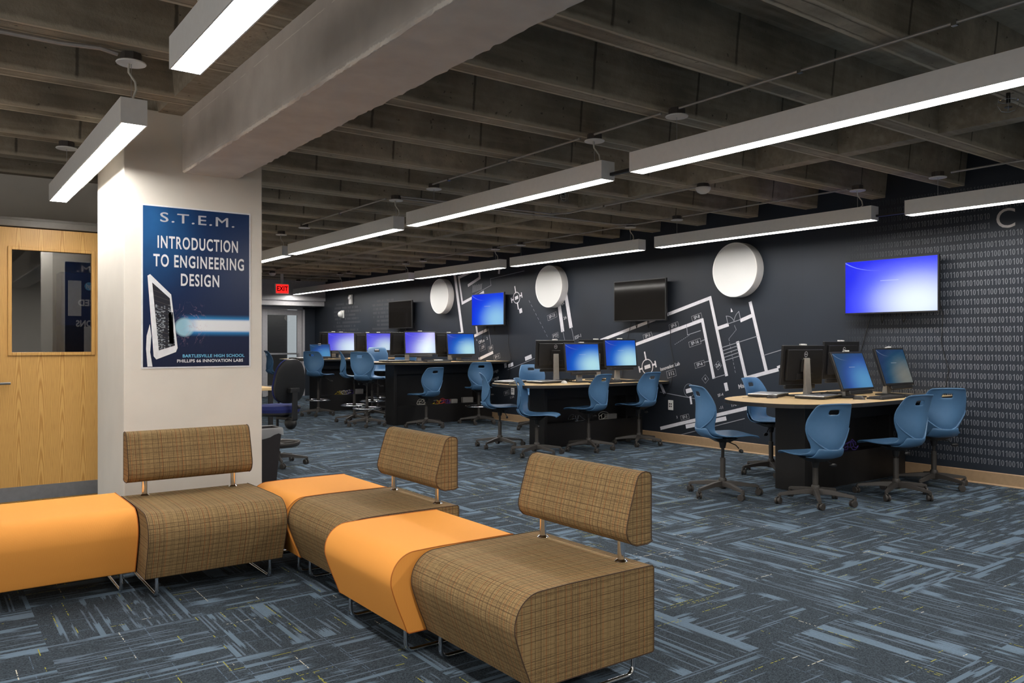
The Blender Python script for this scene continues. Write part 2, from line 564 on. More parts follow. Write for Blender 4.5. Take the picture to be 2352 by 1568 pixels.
def m_tweed(name):
    """tan upholstery with thin dark over-check; uv in metres"""
    t = NT(name)
    u = t.sep(t.uv())
    def lines(a, other, pitch, half, keep, seed):
        k = t.math('FLOOR', t.math('DIVIDE', a, pitch))
        off = t.math('MULTIPLY_ADD', t.white(t.comb(k, 0.0, seed)), 0.5, 0.25)
        d = t.math('ABSOLUTE', t.math('SUBTRACT', t.math('FRACT', t.math('DIVIDE', a, pitch)), off))
        ln = t.mapr(d, half, half + 0.05, 1.0, 0.0)
        ln = t.math('MULTIPLY', ln, t.math('GREATER_THAN', t.white(t.comb(k, 0.0, seed + 7.0)), keep))
        return t.math('MULTIPLY', ln, t.mapr(t.noise(t.comb(t.math('MULTIPLY', other, 90.0), t.math('MULTIPLY', k, 2.1), seed), 1.0, 1.0), 0.25, 0.5, 0.4, 1.0))
    slub = t.noise(t.comb(t.math('MULTIPLY', u[0], 22.0), t.math('MULTIPLY', u[1], 620.0), 0.0), 1.0, 3.0)
    weave = t.noise(t.comb(t.math('MULTIPLY', u[0], 900.0), t.math('MULTIPLY', u[1], 900.0), 0.0), 1.0, 1.0)
    col = t.mix(t.mapr(slub, 0.3, 0.7), srgb(126, 104, 70), srgb(166, 140, 98))
    col = t.mix(t.mapr(weave, 0.35, 0.7, 0, 0.5), col, srgb(120, 92, 60))
    l1 = t.math('MAXIMUM', lines(u[0], u[1], 0.0090, 0.045, 0.25, 1.0), lines(u[0], u[1], 0.0240, 0.025, 0.3, 3.0))
    l2 = t.math('MAXIMUM', lines(u[1], u[0], 0.0090, 0.045, 0.25, 2.0), lines(u[1], u[0], 0.0240, 0.025, 0.3, 4.0))
    l3 = lines(u[0], u[1], 0.031, 0.035, 0.4, 5.0)
    col = t.mix(t.math('MULTIPLY', l3, 0.5), col, srgb(160, 92, 50))
    col = t.mix(t.math('MULTIPLY', t.math('MAXIMUM', l1, l2), 0.80), col, srgb(58, 42, 30))
    t.bsdf(col, 0.85, spec=0.2)
    t.bump(weave, 0.25, 0.002)
    return t.m


def m_orange():
    t = NT('orange_upholstery')
    u = t.sep(t.uv())
    d1 = t.math('SINE', t.math('MULTIPLY', t.math('ADD', u[0], u[1]), 1300.0))
    d2 = t.math('SINE', t.math('MULTIPLY', t.math('SUBTRACT', u[0], u[1]), 1300.0))
    w = t.math('MULTIPLY', d1, d2)
    col = t.mix(t.mapr(w, -1, 1), srgb(230, 146, 60), srgb(247, 174, 86))
    t.bsdf(col, 0.75, spec=0.25)
    t.bump(w, 0.15, 0.001)
    return t.m


def m_wallpaper():
    t = NT('dark_blue_wallcovering')
    p = t.pos()
    n = t.noise(p, 0.8, 2.0)
    col = t.mix(t.mapr(n, 0.35, 0.65), (0.018, 0.022, 0.030), (0.024, 0.032, 0.046))
    q = t.sep(p)
    seam = t.mapr(t.math('ABSOLUTE', t.math('SUBTRACT', t.math('FRACT', t.math('DIVIDE', q[1], 1.32)), 0.5)), 0.4975, 0.499)
    col = t.mix(t.math('MULTIPLY', seam, 0.4), col, (0.015, 0.018, 0.024))
    t.bsdf(col, 0.5, spec=0.35)
    return t.m


def m_screen(name, deep, mid, glow, strength):
    """a lock-screen picture: blue field with a pale flare low on the right and one thin arc"""
    t = NT(name)
    u = t.sep(t.uv())
    dx = t.math('SUBTRACT', u[0], 0.80); dy = t.math('SUBTRACT', u[1], 0.18)
    d = t.math('SQRT', t.math('ADD', t.math('MULTIPLY', dx, dx), t.math('MULTIPLY', t.math('MULTIPLY', dy, dy), 0.8)))
    c = t.mix(t.mapr(d, 0.05, 0.68, smooth=True), glow, mid)
    c = t.mix(t.mapr(d, 0.40, 0.90, smooth=True), c, deep)
    ax = t.math('SUBTRACT', u[0], 0.40); ay = t.math('SUBTRACT', u[1], 1.32)
    r = t.math('SQRT', t.math('ADD', t.math('MULTIPLY', ax, ax), t.math('MULTIPLY', ay, ay)))
    arc = t.math('MULTIPLY', t.mapr(t.math('ABSOLUTE', t.math('SUBTRACT', r, 0.52)), 0.0, 0.008, 1.0, 0.0), t.mapr(u[0], 0.02, 0.42, 0.6, 0.0))
    c = t.mix(arc, c, (0.6, 0.75, 1.0))
    tx = t.math('MULTIPLY', t.math('LESS_THAN', t.math('ABSOLUTE', t.math('SUBTRACT', u[0], 0.5)), 0.10),
                t.math('LESS_THAN', t.math('ABSOLUTE', t.math('SUBTRACT', u[1], 0.6)), 0.006))
    c = t.mix(t.math('MULTIPLY', tx, 0.35), c, (0.8, 0.9, 1.0))
    return t.bsdf((0.004, 0.004, 0.005), 0.15, emis=c, estr=strength)


def m_beam():
    t = NT('painted_concrete_beam')
    p = t.pos(); q = t.sep(p)
    n = t.noise(p, 6.0, 4.0); f = t.noise(p, 34.0, 4.0, 0.7); g = t.noise(p, 2.2, 1.0)
    col = t.mix(t.mapr(n, 0.3, 0.7), (0.58, 0.52, 0.47), (0.68, 0.62, 0.56))
    dx = t.math('ABSOLUTE', t.math('SUBTRACT', q[0], 1.386)); dz = t.math('ABSOLUTE', t.math('SUBTRACT', q[2], 2.413))
    d = t.math('ADD', t.math('ADD', dx, dz), t.math('MULTIPLY', t.math('SUBTRACT', f, 0.5), 0.035))
    chip = t.math('MULTIPLY', t.mapr(d, 0.010, 0.016, 1.0, 0.0), t.mapr(g, 0.40, 0.52))
    col = t.mix(chip, col, (0.88, 0.82, 0.74))
    ln = t.mapr(t.math('ABSOLUTE', t.math('SUBTRACT', q[2], t.math('ADD', 2.715, t.math('MULTIPLY', t.math('SUBTRACT', f, 0.5), 0.006)))), 0.0015, 0.003, 1.0, 0.0)
    ln = t.math('MULTIPLY', ln, t.mapr(t.noise(t.comb(0.0, t.math('MULTIPLY', q[1], 4.0), 3.0), 1.0, 2.0), 0.45, 0.5))
    col = t.mix(t.math('MULTIPLY', ln, 0.8), col, (0.85, 0.8, 0.72))
    t.bsdf(col, 0.6, spec=0.3)
    t.bump(t.math('ADD', n, t.math('MULTIPLY', chip, 0.8)), 0.25, 0.01)
    return t.m


M['plaster_beam'] = m_beam()
M['carpet'] = m_carpet()
M['concrete'] = m_concrete()
M['oak'] = m_oak()
M['tweed'] = m_tweed('tan_check_upholstery')
M['orange'] = m_orange()
M['wallpaper'] = m_wallpaper()
M['scr_tv'] = m_screen('tv_lock_screen', (0.004, 0.012, 0.85), (0.13, 0.17, 1.0), (0.80, 0.90, 1.0), 0.36)
M['scr_tv_far'] = m_screen('tv_lock_screen_deep', (0.0, 0.03, 0.85), (0.01, 0.10, 0.9), (0.30, 0.62, 0.92), 0.29)
M['scr_blue'] = m_screen('monitor_lock_screen', (0.002, 0.05, 0.52), (0.004, 0.17, 0.72), (0.50, 0.85, 0.95), 0.27)
M['scr_violet'] = m_screen('monitor_lock_screen_violet', (0.07, 0.06, 0.88), (0.24, 0.24, 0.9), (0.68, 0.85, 1.0), 0.26)
M['scr_dim'] = m_screen('monitor_lock_screen_dim', (0.02, 0.07, 0.17), (0.025, 0.09, 0.42), (0.10, 0.33, 0.62), 0.25)
M['scr_dark'] = m_screen('monitor_lock_screen_dark', (0.008, 0.035, 0.12), (0.012, 0.09, 0.16), (0.20, 0.21, 0.19), 0.23)

# ------------------------------------------------------------------ the setting
XW = 7.92          # right wall
Y0, Y1 = -3.6, 19.3
XL = -4.5
ZJ, ZS = 2.78, 3.08   # underside of joists, underside of slab
HALL_Y, HALL_X = 7.6, 2.0

struct(MB().box(XL, XW + 0.2, Y0, 23.5, -0.08, 0).build('floor', M['carpet']))


def ceiling():
    b = MB()
    b.box(XL, XW + 0.15, Y0, Y1 + 0.2, ZS, ZS + 0.15)
    def rib_y(y0, x0, x1):                     # joist across the room, sides flared like the steel pans
        w, fl = 0.14, 0.03
        b.prism([(y0, ZJ), (y0 + w, ZJ), (y0 + w + fl, ZS), (y0 - fl, ZS)], x0, x1, 'YZ')
    k = -9
    while True:
        y = 4.33 + 0.772 * k
        if y > Y1 - 0.3: break
        if y > Y0:
            rib_y(y, XL, 1.36); rib_y(y, 1.75, XW)
        k += 1
    # solid strips beside the beam and the bridging rib
    for x0, x1 in ((1.235, 1.40), (1.72, 1.86), (5.80, 5.94), (XL, XL + 0.3)):
        b.prism([(x0, ZJ + 0.001), (x1, ZJ + 0.001), (x1 + 0.03, ZS), (x0 - 0.03, ZS)], Y0, Y1, 'XZ')
    return struct(b.build('ceiling', M['concrete']))


ceiling()


def wall(name, x0, x1, y0, y1, z0, z1, m):
    return struct(MB().box(x0, x1, y0, y1, z0, z1).build(name, m))


wall_right = wall('wall_right', XW, XW + 0.15, Y0, Y1 + 0.2, 0, ZS, M['wallpaper'])
wall('wall_left', XL - 0.15, XL, HALL_Y, 8.4, 0, ZS, M['plaster'])
wall('wall_back', XL - 0.15, XW + 0.15, Y0 - 0.15, Y0, 0, ZS, M['plaster'])
wall('wall_partition', HALL_X - 0.12, HALL_X, HALL_Y, Y1, 0, ZS, M['plaster'])
# vestibule: low front wall with the oak door, lid, and the taller wall set back behind it
b = MB()
b.box(XL, 0.32, HALL_Y, HALL_Y + 0.12, 0, 2.305)
b.box(1.445, HALL_X - 0.12, HALL_Y, HALL_Y + 0.12, 0, 2.305)
b.box(0.32, 1.445, HALL_Y, HALL_Y + 0.12, 2.297, 2.305)
struct(b.build('wall_vestibule', M['bronze_paint']))
wall('wall_vestibule_lid', XL, HALL_X - 0.12, HALL_Y + 0.02, 8.35, 2.305, 2.32, M['bronze_paint'])
wall('wall_upper', XL, HALL_X - 0.12, 8.3, 8.42, 0, ZS, M['plaster'])

# beam and columns of painted concrete, arrises left ragged
def beam():
    b = MB()
    rnd = random.Random(3)
    n = 240
    ya, yb = Y0, 5.5
    rows = []
    for i in range(n + 1):
        y = ya + (yb - ya) * i / n
        j = lambda s: rnd.uniform(-s, s)
        rows.append([(1.38 + j(.002), y, ZS), (1.38 + j(.001), y, 2.435), (1.383 + j(.0015), y, 2.418 + j(.003)), (1.392 + j(.006), y, 2.41 + j(.001)),
                     (1.728 + j(.004), y, 2.41 + j(.001)), (1.738 + j(.004), y, 2.415 + j(.004)), (1.74, y, 2.435), (1.74, y, ZS)])
    vs = [p for r in rows for p in r]
    m = 8
    fs = [(i * m + k, i * m + k + 1, (i + 1) * m + k + 1, (i + 1) * m + k) for i in range(n) for k in range(m - 1)]
    b.add(vs, fs)
    return struct(b.build('beam', M['plaster_beam']))


beam()
struct(MB().box(1.031, 1.908, 5.5, 6.42, 0, ZJ + 0.01).build('column', M['plaster'], bevel=0.006))

# rubber base along the printed wall
b = MB()
b.prism([(XW - 0.012, 0.0), (XW - 0.012, 0.112), (XW - 0.006, 0.118), (XW, 0.118), (XW, 0.0)], Y0, Y1, 'XZ')
b.prism([(XW - 0.024, 0.0), (XW - 0.024, 0.004), (XW - 0.012, 0.014), (XW - 0.012, 0.0)], Y0, Y1, 'XZ')
struct(b.build('baseboard_right', M['base_vinyl']))

# oak door with a vision panel
def door():
    r = struct(thing('door_1', None, None, (0.881, HALL_Y, 0)))
    x0, x1 = -0.507, 0.507
    wx0, wx1, wz0, wz1 = -0.289, 0.303, 1.217, 2.063
    b = MB()
    b.box(x0, wx0, 0.02, 0.065, 0.01, 2.236); b.box(wx1, x1, 0.02, 0.065, 0.01, 2.236)
    b.box(wx0, wx1, 0.02, 0.065, 0.01, wz0); b.box(wx0, wx1, 0.02, 0.065, wz1, 2.236)
    b.build('door_leaf', M['oak'], r)
    f = MB()
    for a in ((wx0 - .02, wx0 + .008, wz0 - .02, wz1 + .02), (wx1 - .008, wx1 + .02, wz0 - .02, wz1 + .02)):
        f.box(a[0], a[1], 0.005, 0.03, a[2], a[3])
    f.box(wx0 + .008, wx1 - .008, 0.005, 0.03, wz0 - .02, wz0 + .008); f.box(wx0 + .008, wx1 - .008, 0.005, 0.03, wz1 - .008, wz1 + .02)
    f.build('glazing_bead', M['oak'], r, bevel=0.004)
    MB().box(wx0, wx1, 0.038, 0.044, wz0, wz1).build('glass_pane', M['door_glass'], r)
    k = MB().box(x0 + .02, x1 - .02, 0.016, 0.021, 0.02, 0.135)
    for i in range(8): k.cyl((x0 + .05 + i * .13, 0.017, 0.125), 0.004, -0.004, 8, 'Y')
    k.build('kick_plate', M['steel'], r)
    h = MB().cyl((-0.435, 0.02, 0.976), 0.026, -0.012, 20, 'Y').tube([(-0.435, 0.01, 0.976), (-0.435, -0.045, 0.976)], 0.009, 10)
    h.tube([(-0.44, -0.045, 0.976), (-0.365, -0.05, 0.976), (-0.295, -0.045, 0.976)], 0.0095, 10, flat=1.3)
    h.build('lever_handle', M['steel'], r, smooth=True)
    fr = MB()
    fr.box(x0 - .055, x0 - .004, -0.01, 0.12, 0, 2.297); fr.box(x1 + .004, x1 + .055, -0.01, 0.12, 0, 2.297)
    fr.box(x0 - .004, x1 + .004, -0.01, 0.12, 2.243, 2.297)
    fr.build('door_frame', M['bronze_paint'], r, bevel=0.003)


door()

# far end: bulkhead, glazed screen and glass door, dim corridor behind
b = MB()
b.box(HALL_X, XW, 18.35, Y1 + 0.15, 2.31, ZJ + 0.02)
b.box(HALL_X, XW, 18.42, Y1 + 0.15, 2.19, 2.31)
struct(b.build('wall_far', M['alu_frame']))
def storefront():
    r = struct(thing('door_2', None, None, (0, 0, 0)))
    y = 19.0
    f = MB()
    xs = [(2.0, 2.06), (3.5, 3.56), (5.0, 5.06), (6.54, 6.60), (7.60, 7.66)]
    for x0, x1 in xs: f.box(x0, x1, y, y + .1, 0, 2.19)
    f.box(2.0, 6.6, y, y + .1, 0, .10); f.box(2.0, 7.66, y, y + .1, 2.12, 2.19)
    f.build('screen_frame', M['alu_frame'], r, bevel=0.003)
    d = MB()
    d.box(6.61, 6.73, y + .02, y + .065, .01, 2.11); d.box(7.47, 7.59, y + .02, y + .065, .01, 2.11)
    d.box(6.73, 7.47, y + .02, y + .065, .01, .27); d.box(6.73, 7.47, y + .02, y + .065, 1.98, 2.11)
    d.build('door_rails', M['alu_frame'], r, bevel=0.003)
    g = MB().box(6.73, 7.47, y + .04, y + .046, .27, 1.98)
    for (a, c) in ((2.06, 3.5), (3.56, 5.0), (5.06, 6.54)): g.box(a, c, y + .04, y + .046, .10, 2.12)
    g.build('glass_panes', M['store_glass'], r)
    MB().box(6.70, 7.50, y - .05, y - .02, 1.02, 1.06).box(6.70, 6.74, y - .03, y + .02, 1.02, 1.06).box(7.46, 7.5, y - .03, y + .02, 1.02, 1.06).build('push_bar', M['steel'], r)


storefront()
b = MB()
b.box(7.66, XW + 0.15, 19.0, Y1 + .2, 0, 2.31)
struct(b.build('wall_far_return', M['wallpaper']))
b = MB()
b.box(HALL_X, XW + 1.6, 23.3, 23.5, 0, 2.8); b.box(XW + 1.5, XW + 1.6, Y1, 23.5, 0, 2.8); b.box(HALL_X - .12, HALL_X, Y1, 23.5, 0, 2.8)
b.box(HALL_X, XW + 1.6, Y1 + .15, 23.5, 2.6, 2.75)
struct(b.build('wall_corridor', M['black_laminate']))
struct(MB().box(8.84, 9.11, 23.2, 23.29, 0.25, 2.5).build('corridor_glow_strip', emit('strip_glow', (0.9, 0.95, 1.0), 0.22)))  # pale strip given its own glow in place of the lit room beyond
struct(MB().box(9.12, 9.42, 22.9, 23.29, 0.0, 2.5).build('wall_corridor_side', M['grey_box']))
o = MB().box(8.5, 9.2, 22.0, 22.3, 2.57, 2.6).build('corridor_fill_lamp', M['diffuser'])  # unseen panel, added to brighten the corridor behind the glass door
tag(o, 'unseen white light panel added to brighten the far corridor', 'light')
# ------------------------------------------------------------------ printed mural on the right wall
XM = XW - 0.003


def w2(px, py):
    p = pt(px, py, x=XM)
    return (p.y, p.z)


LAYER = [0]


def stroke(b, pts, width, world=False):
    q = pts if world else [w2(*p) for p in pts]
    for (a0, a1), (c0, c1) in zip(q, q[1:]):
        d = Vector((c0 - a0, c1 - a1)); L = d.length
        if L < 1e-6: continue
        d /= L; n = Vector((-d.y, d.x)) * width / 2; e = d * width * 0.42
        A, Bq = Vector((a0, a1)) - e, Vector((c0, c1)) + e
        P = [A + n, A - n, Bq - n, Bq + n]
        LAYER[0] += 1
        b.add([(XM - LAYER[0] % 97 * 6e-6, v.x, v.y) for v in P], [(0, 1, 2, 3)])


A0 = Vector(w2(1460, 791)); A1 = Vector(w2(1612, 735))
TILT = math.atan2(A1.y - A0.y, -(A1.x - A0.x))


def wtext(b, px, py, body, size, tilt=None, bold=0.0, box=False, sx=1.0):
    y, z = w2(px, py)
    a = TILT if tilt is None else tilt
    vs, fs = text_mesh(body, size, sx, bold)
    ca, sa = math.cos(a), math.sin(a)
    T = lambda u, v: (XM - 0.0005, y - (u * ca - v * sa), z + (u * sa + v * ca))
    b.add([T(u, v) for u, v, _ in vs], fs)
    if box:
        w = 0.31 * size * len(body) + 0.012; h = size * 0.62
        P = [(-w, -h), (w, -h), (w, h), (-w, h), (-w, -h)]
        stroke(b, [T(*p)[1:] for p in P], 0.003, True)


def ring(b, px, py, r, wd):
    y, z = w2(px, py)
    q = [(y + r * math.cos(2 * PI * i / 28), z + r * math.sin(2 * PI * i / 28)) for i in range(29)]
    stroke(b, q, wd, True)


def mural():
    b = MB(); W = 0.043
    for s in ([(1381, 781), (1631, 684), (1668.5, 860)], [(1440, 798), (1613, 735), (1639, 866)], [(1648, 754), (1671, 746)], [(1703, 735), (1728, 724)],
              [(1723.5, 696), (1760, 851)], [(1694.5, 787), (1715, 875)], [(1714, 868), (1785, 849)], [(1519, 983), (1560, 973), (1720, 936)],
              [(1517, 882), (1525, 900)]): stroke(b, s, W)
    stroke(b, [(1578, 979), (1665, 961)], 0.05)
    stroke(b, [(1787, 843), (1806, 836)], 0.03)
    for s in ([(1044, 628), (1063, 772)], [(1283, 690), (1292, 757)], [(1298, 668), (1311, 748)]): stroke(b, s, 0.075)
    for s in ([(1053.5, 636), (1062, 696), (1084, 684)], [(1054, 637), (1100, 616), (1102, 638), (1076, 655)], [(1090, 771), (1119, 757)], [(1093, 742), (1096.5, 768)],
              [(1101, 824), (1131, 809.5)], [(1099, 679), (1110, 671)], [(1147, 615), (1146, 626)]): stroke(b, s, 0.05)
    for (px, py, w, h) in ((1213.5, 821, .18, .065), (1173, 838, .145, .06), (1161, 839, .07, .075), (1196, 713.5, .075, .075), (1186.5, 683.5, .09, .055), (1487, 842, .11, .05), (1583, 896.5, .11, .055), (1668, 888, .05, .10)):
        y, z = w2(px, py); ca, sa = math.cos(TILT), math.sin(TILT)
        P = [(-w / 2, -h / 2), (w / 2, -h / 2), (w / 2, h / 2), (-w / 2, h / 2)]
        b.add([(XM, y - (u * ca - v * sa), z + u * sa + v * ca) for u, v in P], [(0, 1, 2, 3)])
    # little lamp symbols: ring with stubs
    for (px, py, r) in ((1186.5, 683.5, .09), (1487, 842, .10)):
        ring(b, px, py, r, 0.012)
        y, z = w2(px, py)
        for k in range(4):
            a = TILT + PI / 2 * k + (0.0)
            d = Vector((-math.cos(a), math.sin(a)))
            c = Vector((y, z))
            e = r + 0.10 if k % 2 else r + 0.05
            stroke(b, [tuple(c + d * r), tuple(c + d * e)], 0.025, True)
            if not k % 2:
                n = Vector((-d.y, d.x)); q = c + d * (r + .055)
                stroke(b, [tuple(q - n * .035), tuple(q + n * .035)], 0.022, True)
    y, z = w2(1583, 896.5); stroke(b, [(y - .02, z - .085), (y - .035, z - .16)], 0.03, True)
    b.add([(XM, *w2(*p)) for p in ((1679, 707), (1683.5, 715.5), (1678.6, 716.8))], [(0, 1, 2)])
    b.build('floor_plan_mural', M['mural_white'], wall_right, fix=False)
    t = MB()
    for (px, py, s, sz) in ((1487.5, 771, 'SP-5', .10), (1547.5, 748, 'SP-5', .10), (1600.4, 728.4, 'SP-8', .10), (1596, 787, 'SP-16', .10), (1607, 836.5, 'SP-6', .10), (1649.5, 839, '2A', .11),
                            (1620, 870, '4', .09), (1573, 957.6, 'SP-5', .085), (1655, 907, 'SF-4', .09), (1687, 929.5, '114A', .09), (1657, 936, '-11', .09), (1555, 958, '3', .08), (1268, 726, 'SP-13', .12),
                            (1293, 697, '2A', .11), (1298, 730, '2A', .11), (1276, 771, 'PTD', .12), (1328, 773, 'ESF-1', .13), (1108, 798, '109', .15), (1127, 799.5, '109', .12),
                            (1141, 819, 'SP-3', .12), (1176, 912, '111A', .10), (1164, 902, 'SP-2', .10), (1542, 857.6, '112', .13), (1095, 781, '4', .1), (1119, 777, '2', .12)):
        wtext(t, px, py, s, sz * .55, bold=0.0008, box=s[:2] == 'SP' or s in ('112', '109', 'PTD'))
    wtext(t, 1538.6, 841.6, 'Innovation Lab', .062, bold=0.002, sx=0.95)
    wtext(t, 1106, 784, 'Office', .075, bold=0.002)
    wtext(t, 1707, 885.6, 'Math', .072, bold=0.002)
    wtext(t, 1136, 853, 'Storage', .075, bold=0.002); wtext(t, 1137, 869, 'Storage', .075, bold=0.002)
    t.build('room_lettering', M['mural_letter'], wall_right, fix=False)
    g = MB(); th = 0.009
    for s in ([(1658, 798), (1739, 772)], [(1660, 805.4), (1694, 794)], [(1662, 813), (1695, 801.6)], [(1663.5, 820.5), (1697, 809)], [(1665, 827.7), (1699, 817)],
              [(1755, 815.6), (1799, 802), (1805.5, 830)], [(1639, 868), (1666, 860)], [(1672, 743.5), (1668, 725.7)], [(1672, 743.5), (1701, 733.5), (1697, 715)],
              [(1312, 749), (1319, 784)], [(1292, 757), (1297, 780)], [(1122, 755), (1127, 791)], [(1577, 745), (1579, 769), (1609, 759)], [(1166, 849), (1185, 841), (1240, 818)],
              [(1204, 622), (1126, 640), (1128, 655), (1090, 676)], [(1560, 999), (1710, 961)], [(1516, 900), (1605, 917)], [(1609, 784), (1618, 780)], [(1616, 832), (1628, 829)]): stroke(g, s, th)
    for (ax, ay, bx, by, cx, cy) in ((1668, 725.7, 1680, 725, 1686, 737), (1697, 715, 1688, 723, 1686, 737)):
        stroke(g, [((1 - u) ** 2 * ax + 2 * u * (1 - u) * bx + u * u * cx, (1 - u) ** 2 * ay + 2 * u * (1 - u) * by + u * u * cy) for u in [i / 8 for i in range(9)]], th * .8)
    for (x0, y0_, x1, y1_) in ((1687, 747, 1691, 757), (1691, 757, 1674, 778), (1674, 778, 1690, 860), (1215, 690, 1260, 778), (1583, 770, 1548, 792)):
        for i in range(9):
            u, v = i / 9, (i + .5) / 9
            stroke(g, [(x0 + (x1 - x0) * u, y0_ + (y1_ - y0_) * u), (x0 + (x1 - x0) * v, y0_ + (y1_ - y0_) * v)], th * .6)
    for i in range(16): stroke(g, [(1086 + i * 1.4, 655 + (i % 3) - i * .3), (1085 + i * 1.4, 672 - i * .5)], .008)
    ring(g, 1583, 896.5, .085, .005)
    for (px, py) in ((1649.5, 839), (1620, 870)):
        y, z = w2(px, py); r = .055
        stroke(g, [(y + r, z), (y, z + r), (y - r, z), (y, z - r), (y + r, z)], .004, True)
    g.build('thin_plan_lines', M['mural_grey'], wall_right, fix=False)


mural()


def digits_material():
    """print whose ink thins out away from the camera side and towards the top"""
    t = NT('binary_print')
    q = t.sep(t.pos())
    n = t.noise(t.pos(), 1.7, 2.0)
    f = t.mapr(t.math('ADD', q[1], t.math('MULTIPLY', t.math('SUBTRACT', n, 0.5), 0.9)), 3.55, 4.75, 1.0, 0.0, True)
    f = t.math('MULTIPLY', f, t.mapr(q[2], 2.2, 2.75, 1.0, 0.35))
    c = t.mix(f, (0.022, 0.027, 0.036), (0.20, 0.21, 0.235))
    return t.bsdf(c, 0.55)


def binary_print():
    b = MB(); rnd = random.Random(5)
    h, wd, st = 0.056, 0.024, 0.0065
    def zero(y, z):
        n = 14; vs = []
        for i in range(n):
            a = 2 * PI * i / n
            vs.append((XM, y - wd / 2 * math.cos(a), z + h / 2 + h / 2 * math.sin(a)))
        for i in range(n):
            a = 2 * PI * i / n
            vs.append((XM, y - (wd / 2 - st) * math.cos(a), z + h / 2 + (h / 2 - st) * math.sin(a)))
        b.add(vs, [(i, (i + 1) % n, n + (i + 1) % n, n + i) for i in range(n)])
    def one(y, z):
        b.add([(XM, y - .002, z), (XM, y - .002 - st, z), (XM, y - .002 - st, z + h), (XM, y - .002, z + h), (XM, y + .009, z + h * .76), (XM, y + .009, z + h * .68), (XM, y - .002, z + h * .80)],
              [(0, 1, 2, 3), (3, 4, 5, 6)])
    pat = '010101101001011010101101001011010100101101010110101100110100101101010'
    z = 2.70; r = 0
    while z > 0.10:
        off = rnd.randrange(len(pat)); y = 1.2; i = 0
        n = int((4.75 - 1.2) / .0305)
        for i in range(n):
            y = 4.75 - i * .0305
            if 2.30 < z < 2.5 and y < 3.33: continue
            (zero if pat[(off + i) % len(pat)] == '0' else one)(y, z)
        z -= .0868; r += 1
    b.build('binary_code_print', digits_material(), wall_right, fix=False)
    # dim lines of code at the far end of the wall
    s = MB()
    for row in range(13):
        zz = 2.18 - row * .085
        for (ya, yb) in ((15.9, 14.9 + (row % 4) * .07), (17.9, 16.7 - (row % 3) * .15)):
            yy = ya - rnd.uniform(0, .3)
            while yy > yb:
                if rnd.random() < .82: s.add([(XM, yy, zz), (XM, yy - .03, zz), (XM, yy - .03, zz + .04), (XM, yy, zz + .04), (XM, yy - .008, zz + .008), (XM, yy - .022, zz + .008), (XM, yy - .022, zz + .032), (XM, yy - .008, zz + .032)],
                                             [(0, 1, 5, 4), (1, 2, 6, 5), (2, 3, 7, 6), (3, 0, 4, 7)])
                yy -= .045
    s.build('far_code_print', plain('far_print', (0.10, 0.105, 0.12), 0.6), wall_right, fix=False)
    L = MB()
    for (y, ch) in ((3.2, 'C'), (3.035, 'I')):
        vs, fs = text_mesh(ch, 0.255)
        L.add([(XM - .002, y - u, 2.42 + v) for u, v, _ in vs], fs)
    L.build('large_wall_letters', plain('large_letters', (0.62, 0.58, 0.57), 0.5), wall_right, fix=False)


binary_print()

# ------------------------------------------------------------------ poster on the column
def m_circuit():
    t = NT('printed_circuit')
    o = t.sep(t.obj())
    a = t.math('FLOOR', t.math('DIVIDE', o[0], 0.0085)); b = t.math('FLOOR', t.math('DIVIDE', o[2], 0.0065))
    w = t.white(t.comb(a, b, 2.0)); w2_ = t.white(t.comb(a, 1.0, 5.0))
    m = t.math('MULTIPLY', t.math('GREATER_THAN', w, 0.62), t.math('MULTIPLY', t.math('LESS_THAN', o[2], 0.41), t.math('GREATER_THAN', w2_, 0.25)))
    ln = t.math('LESS_THAN', t.math('FRACT', t.math('DIVIDE', t.math('ADD', o[2], t.math('MULTIPLY', o[0], 0.35)), 0.031)), 0.10)
    c = t.mix(t.math('MULTIPLY', m, t.mapr(w, 0.62, 1.0, 0.15, 0.9)), (0.008, 0.010, 0.02), (0.42, 0.47, 0.52))
    c = t.mix(t.math('MULTIPLY', ln, 0.3), c, (0.2, 0.16, 0.12))
    return t.bsdf(c, 0.35)


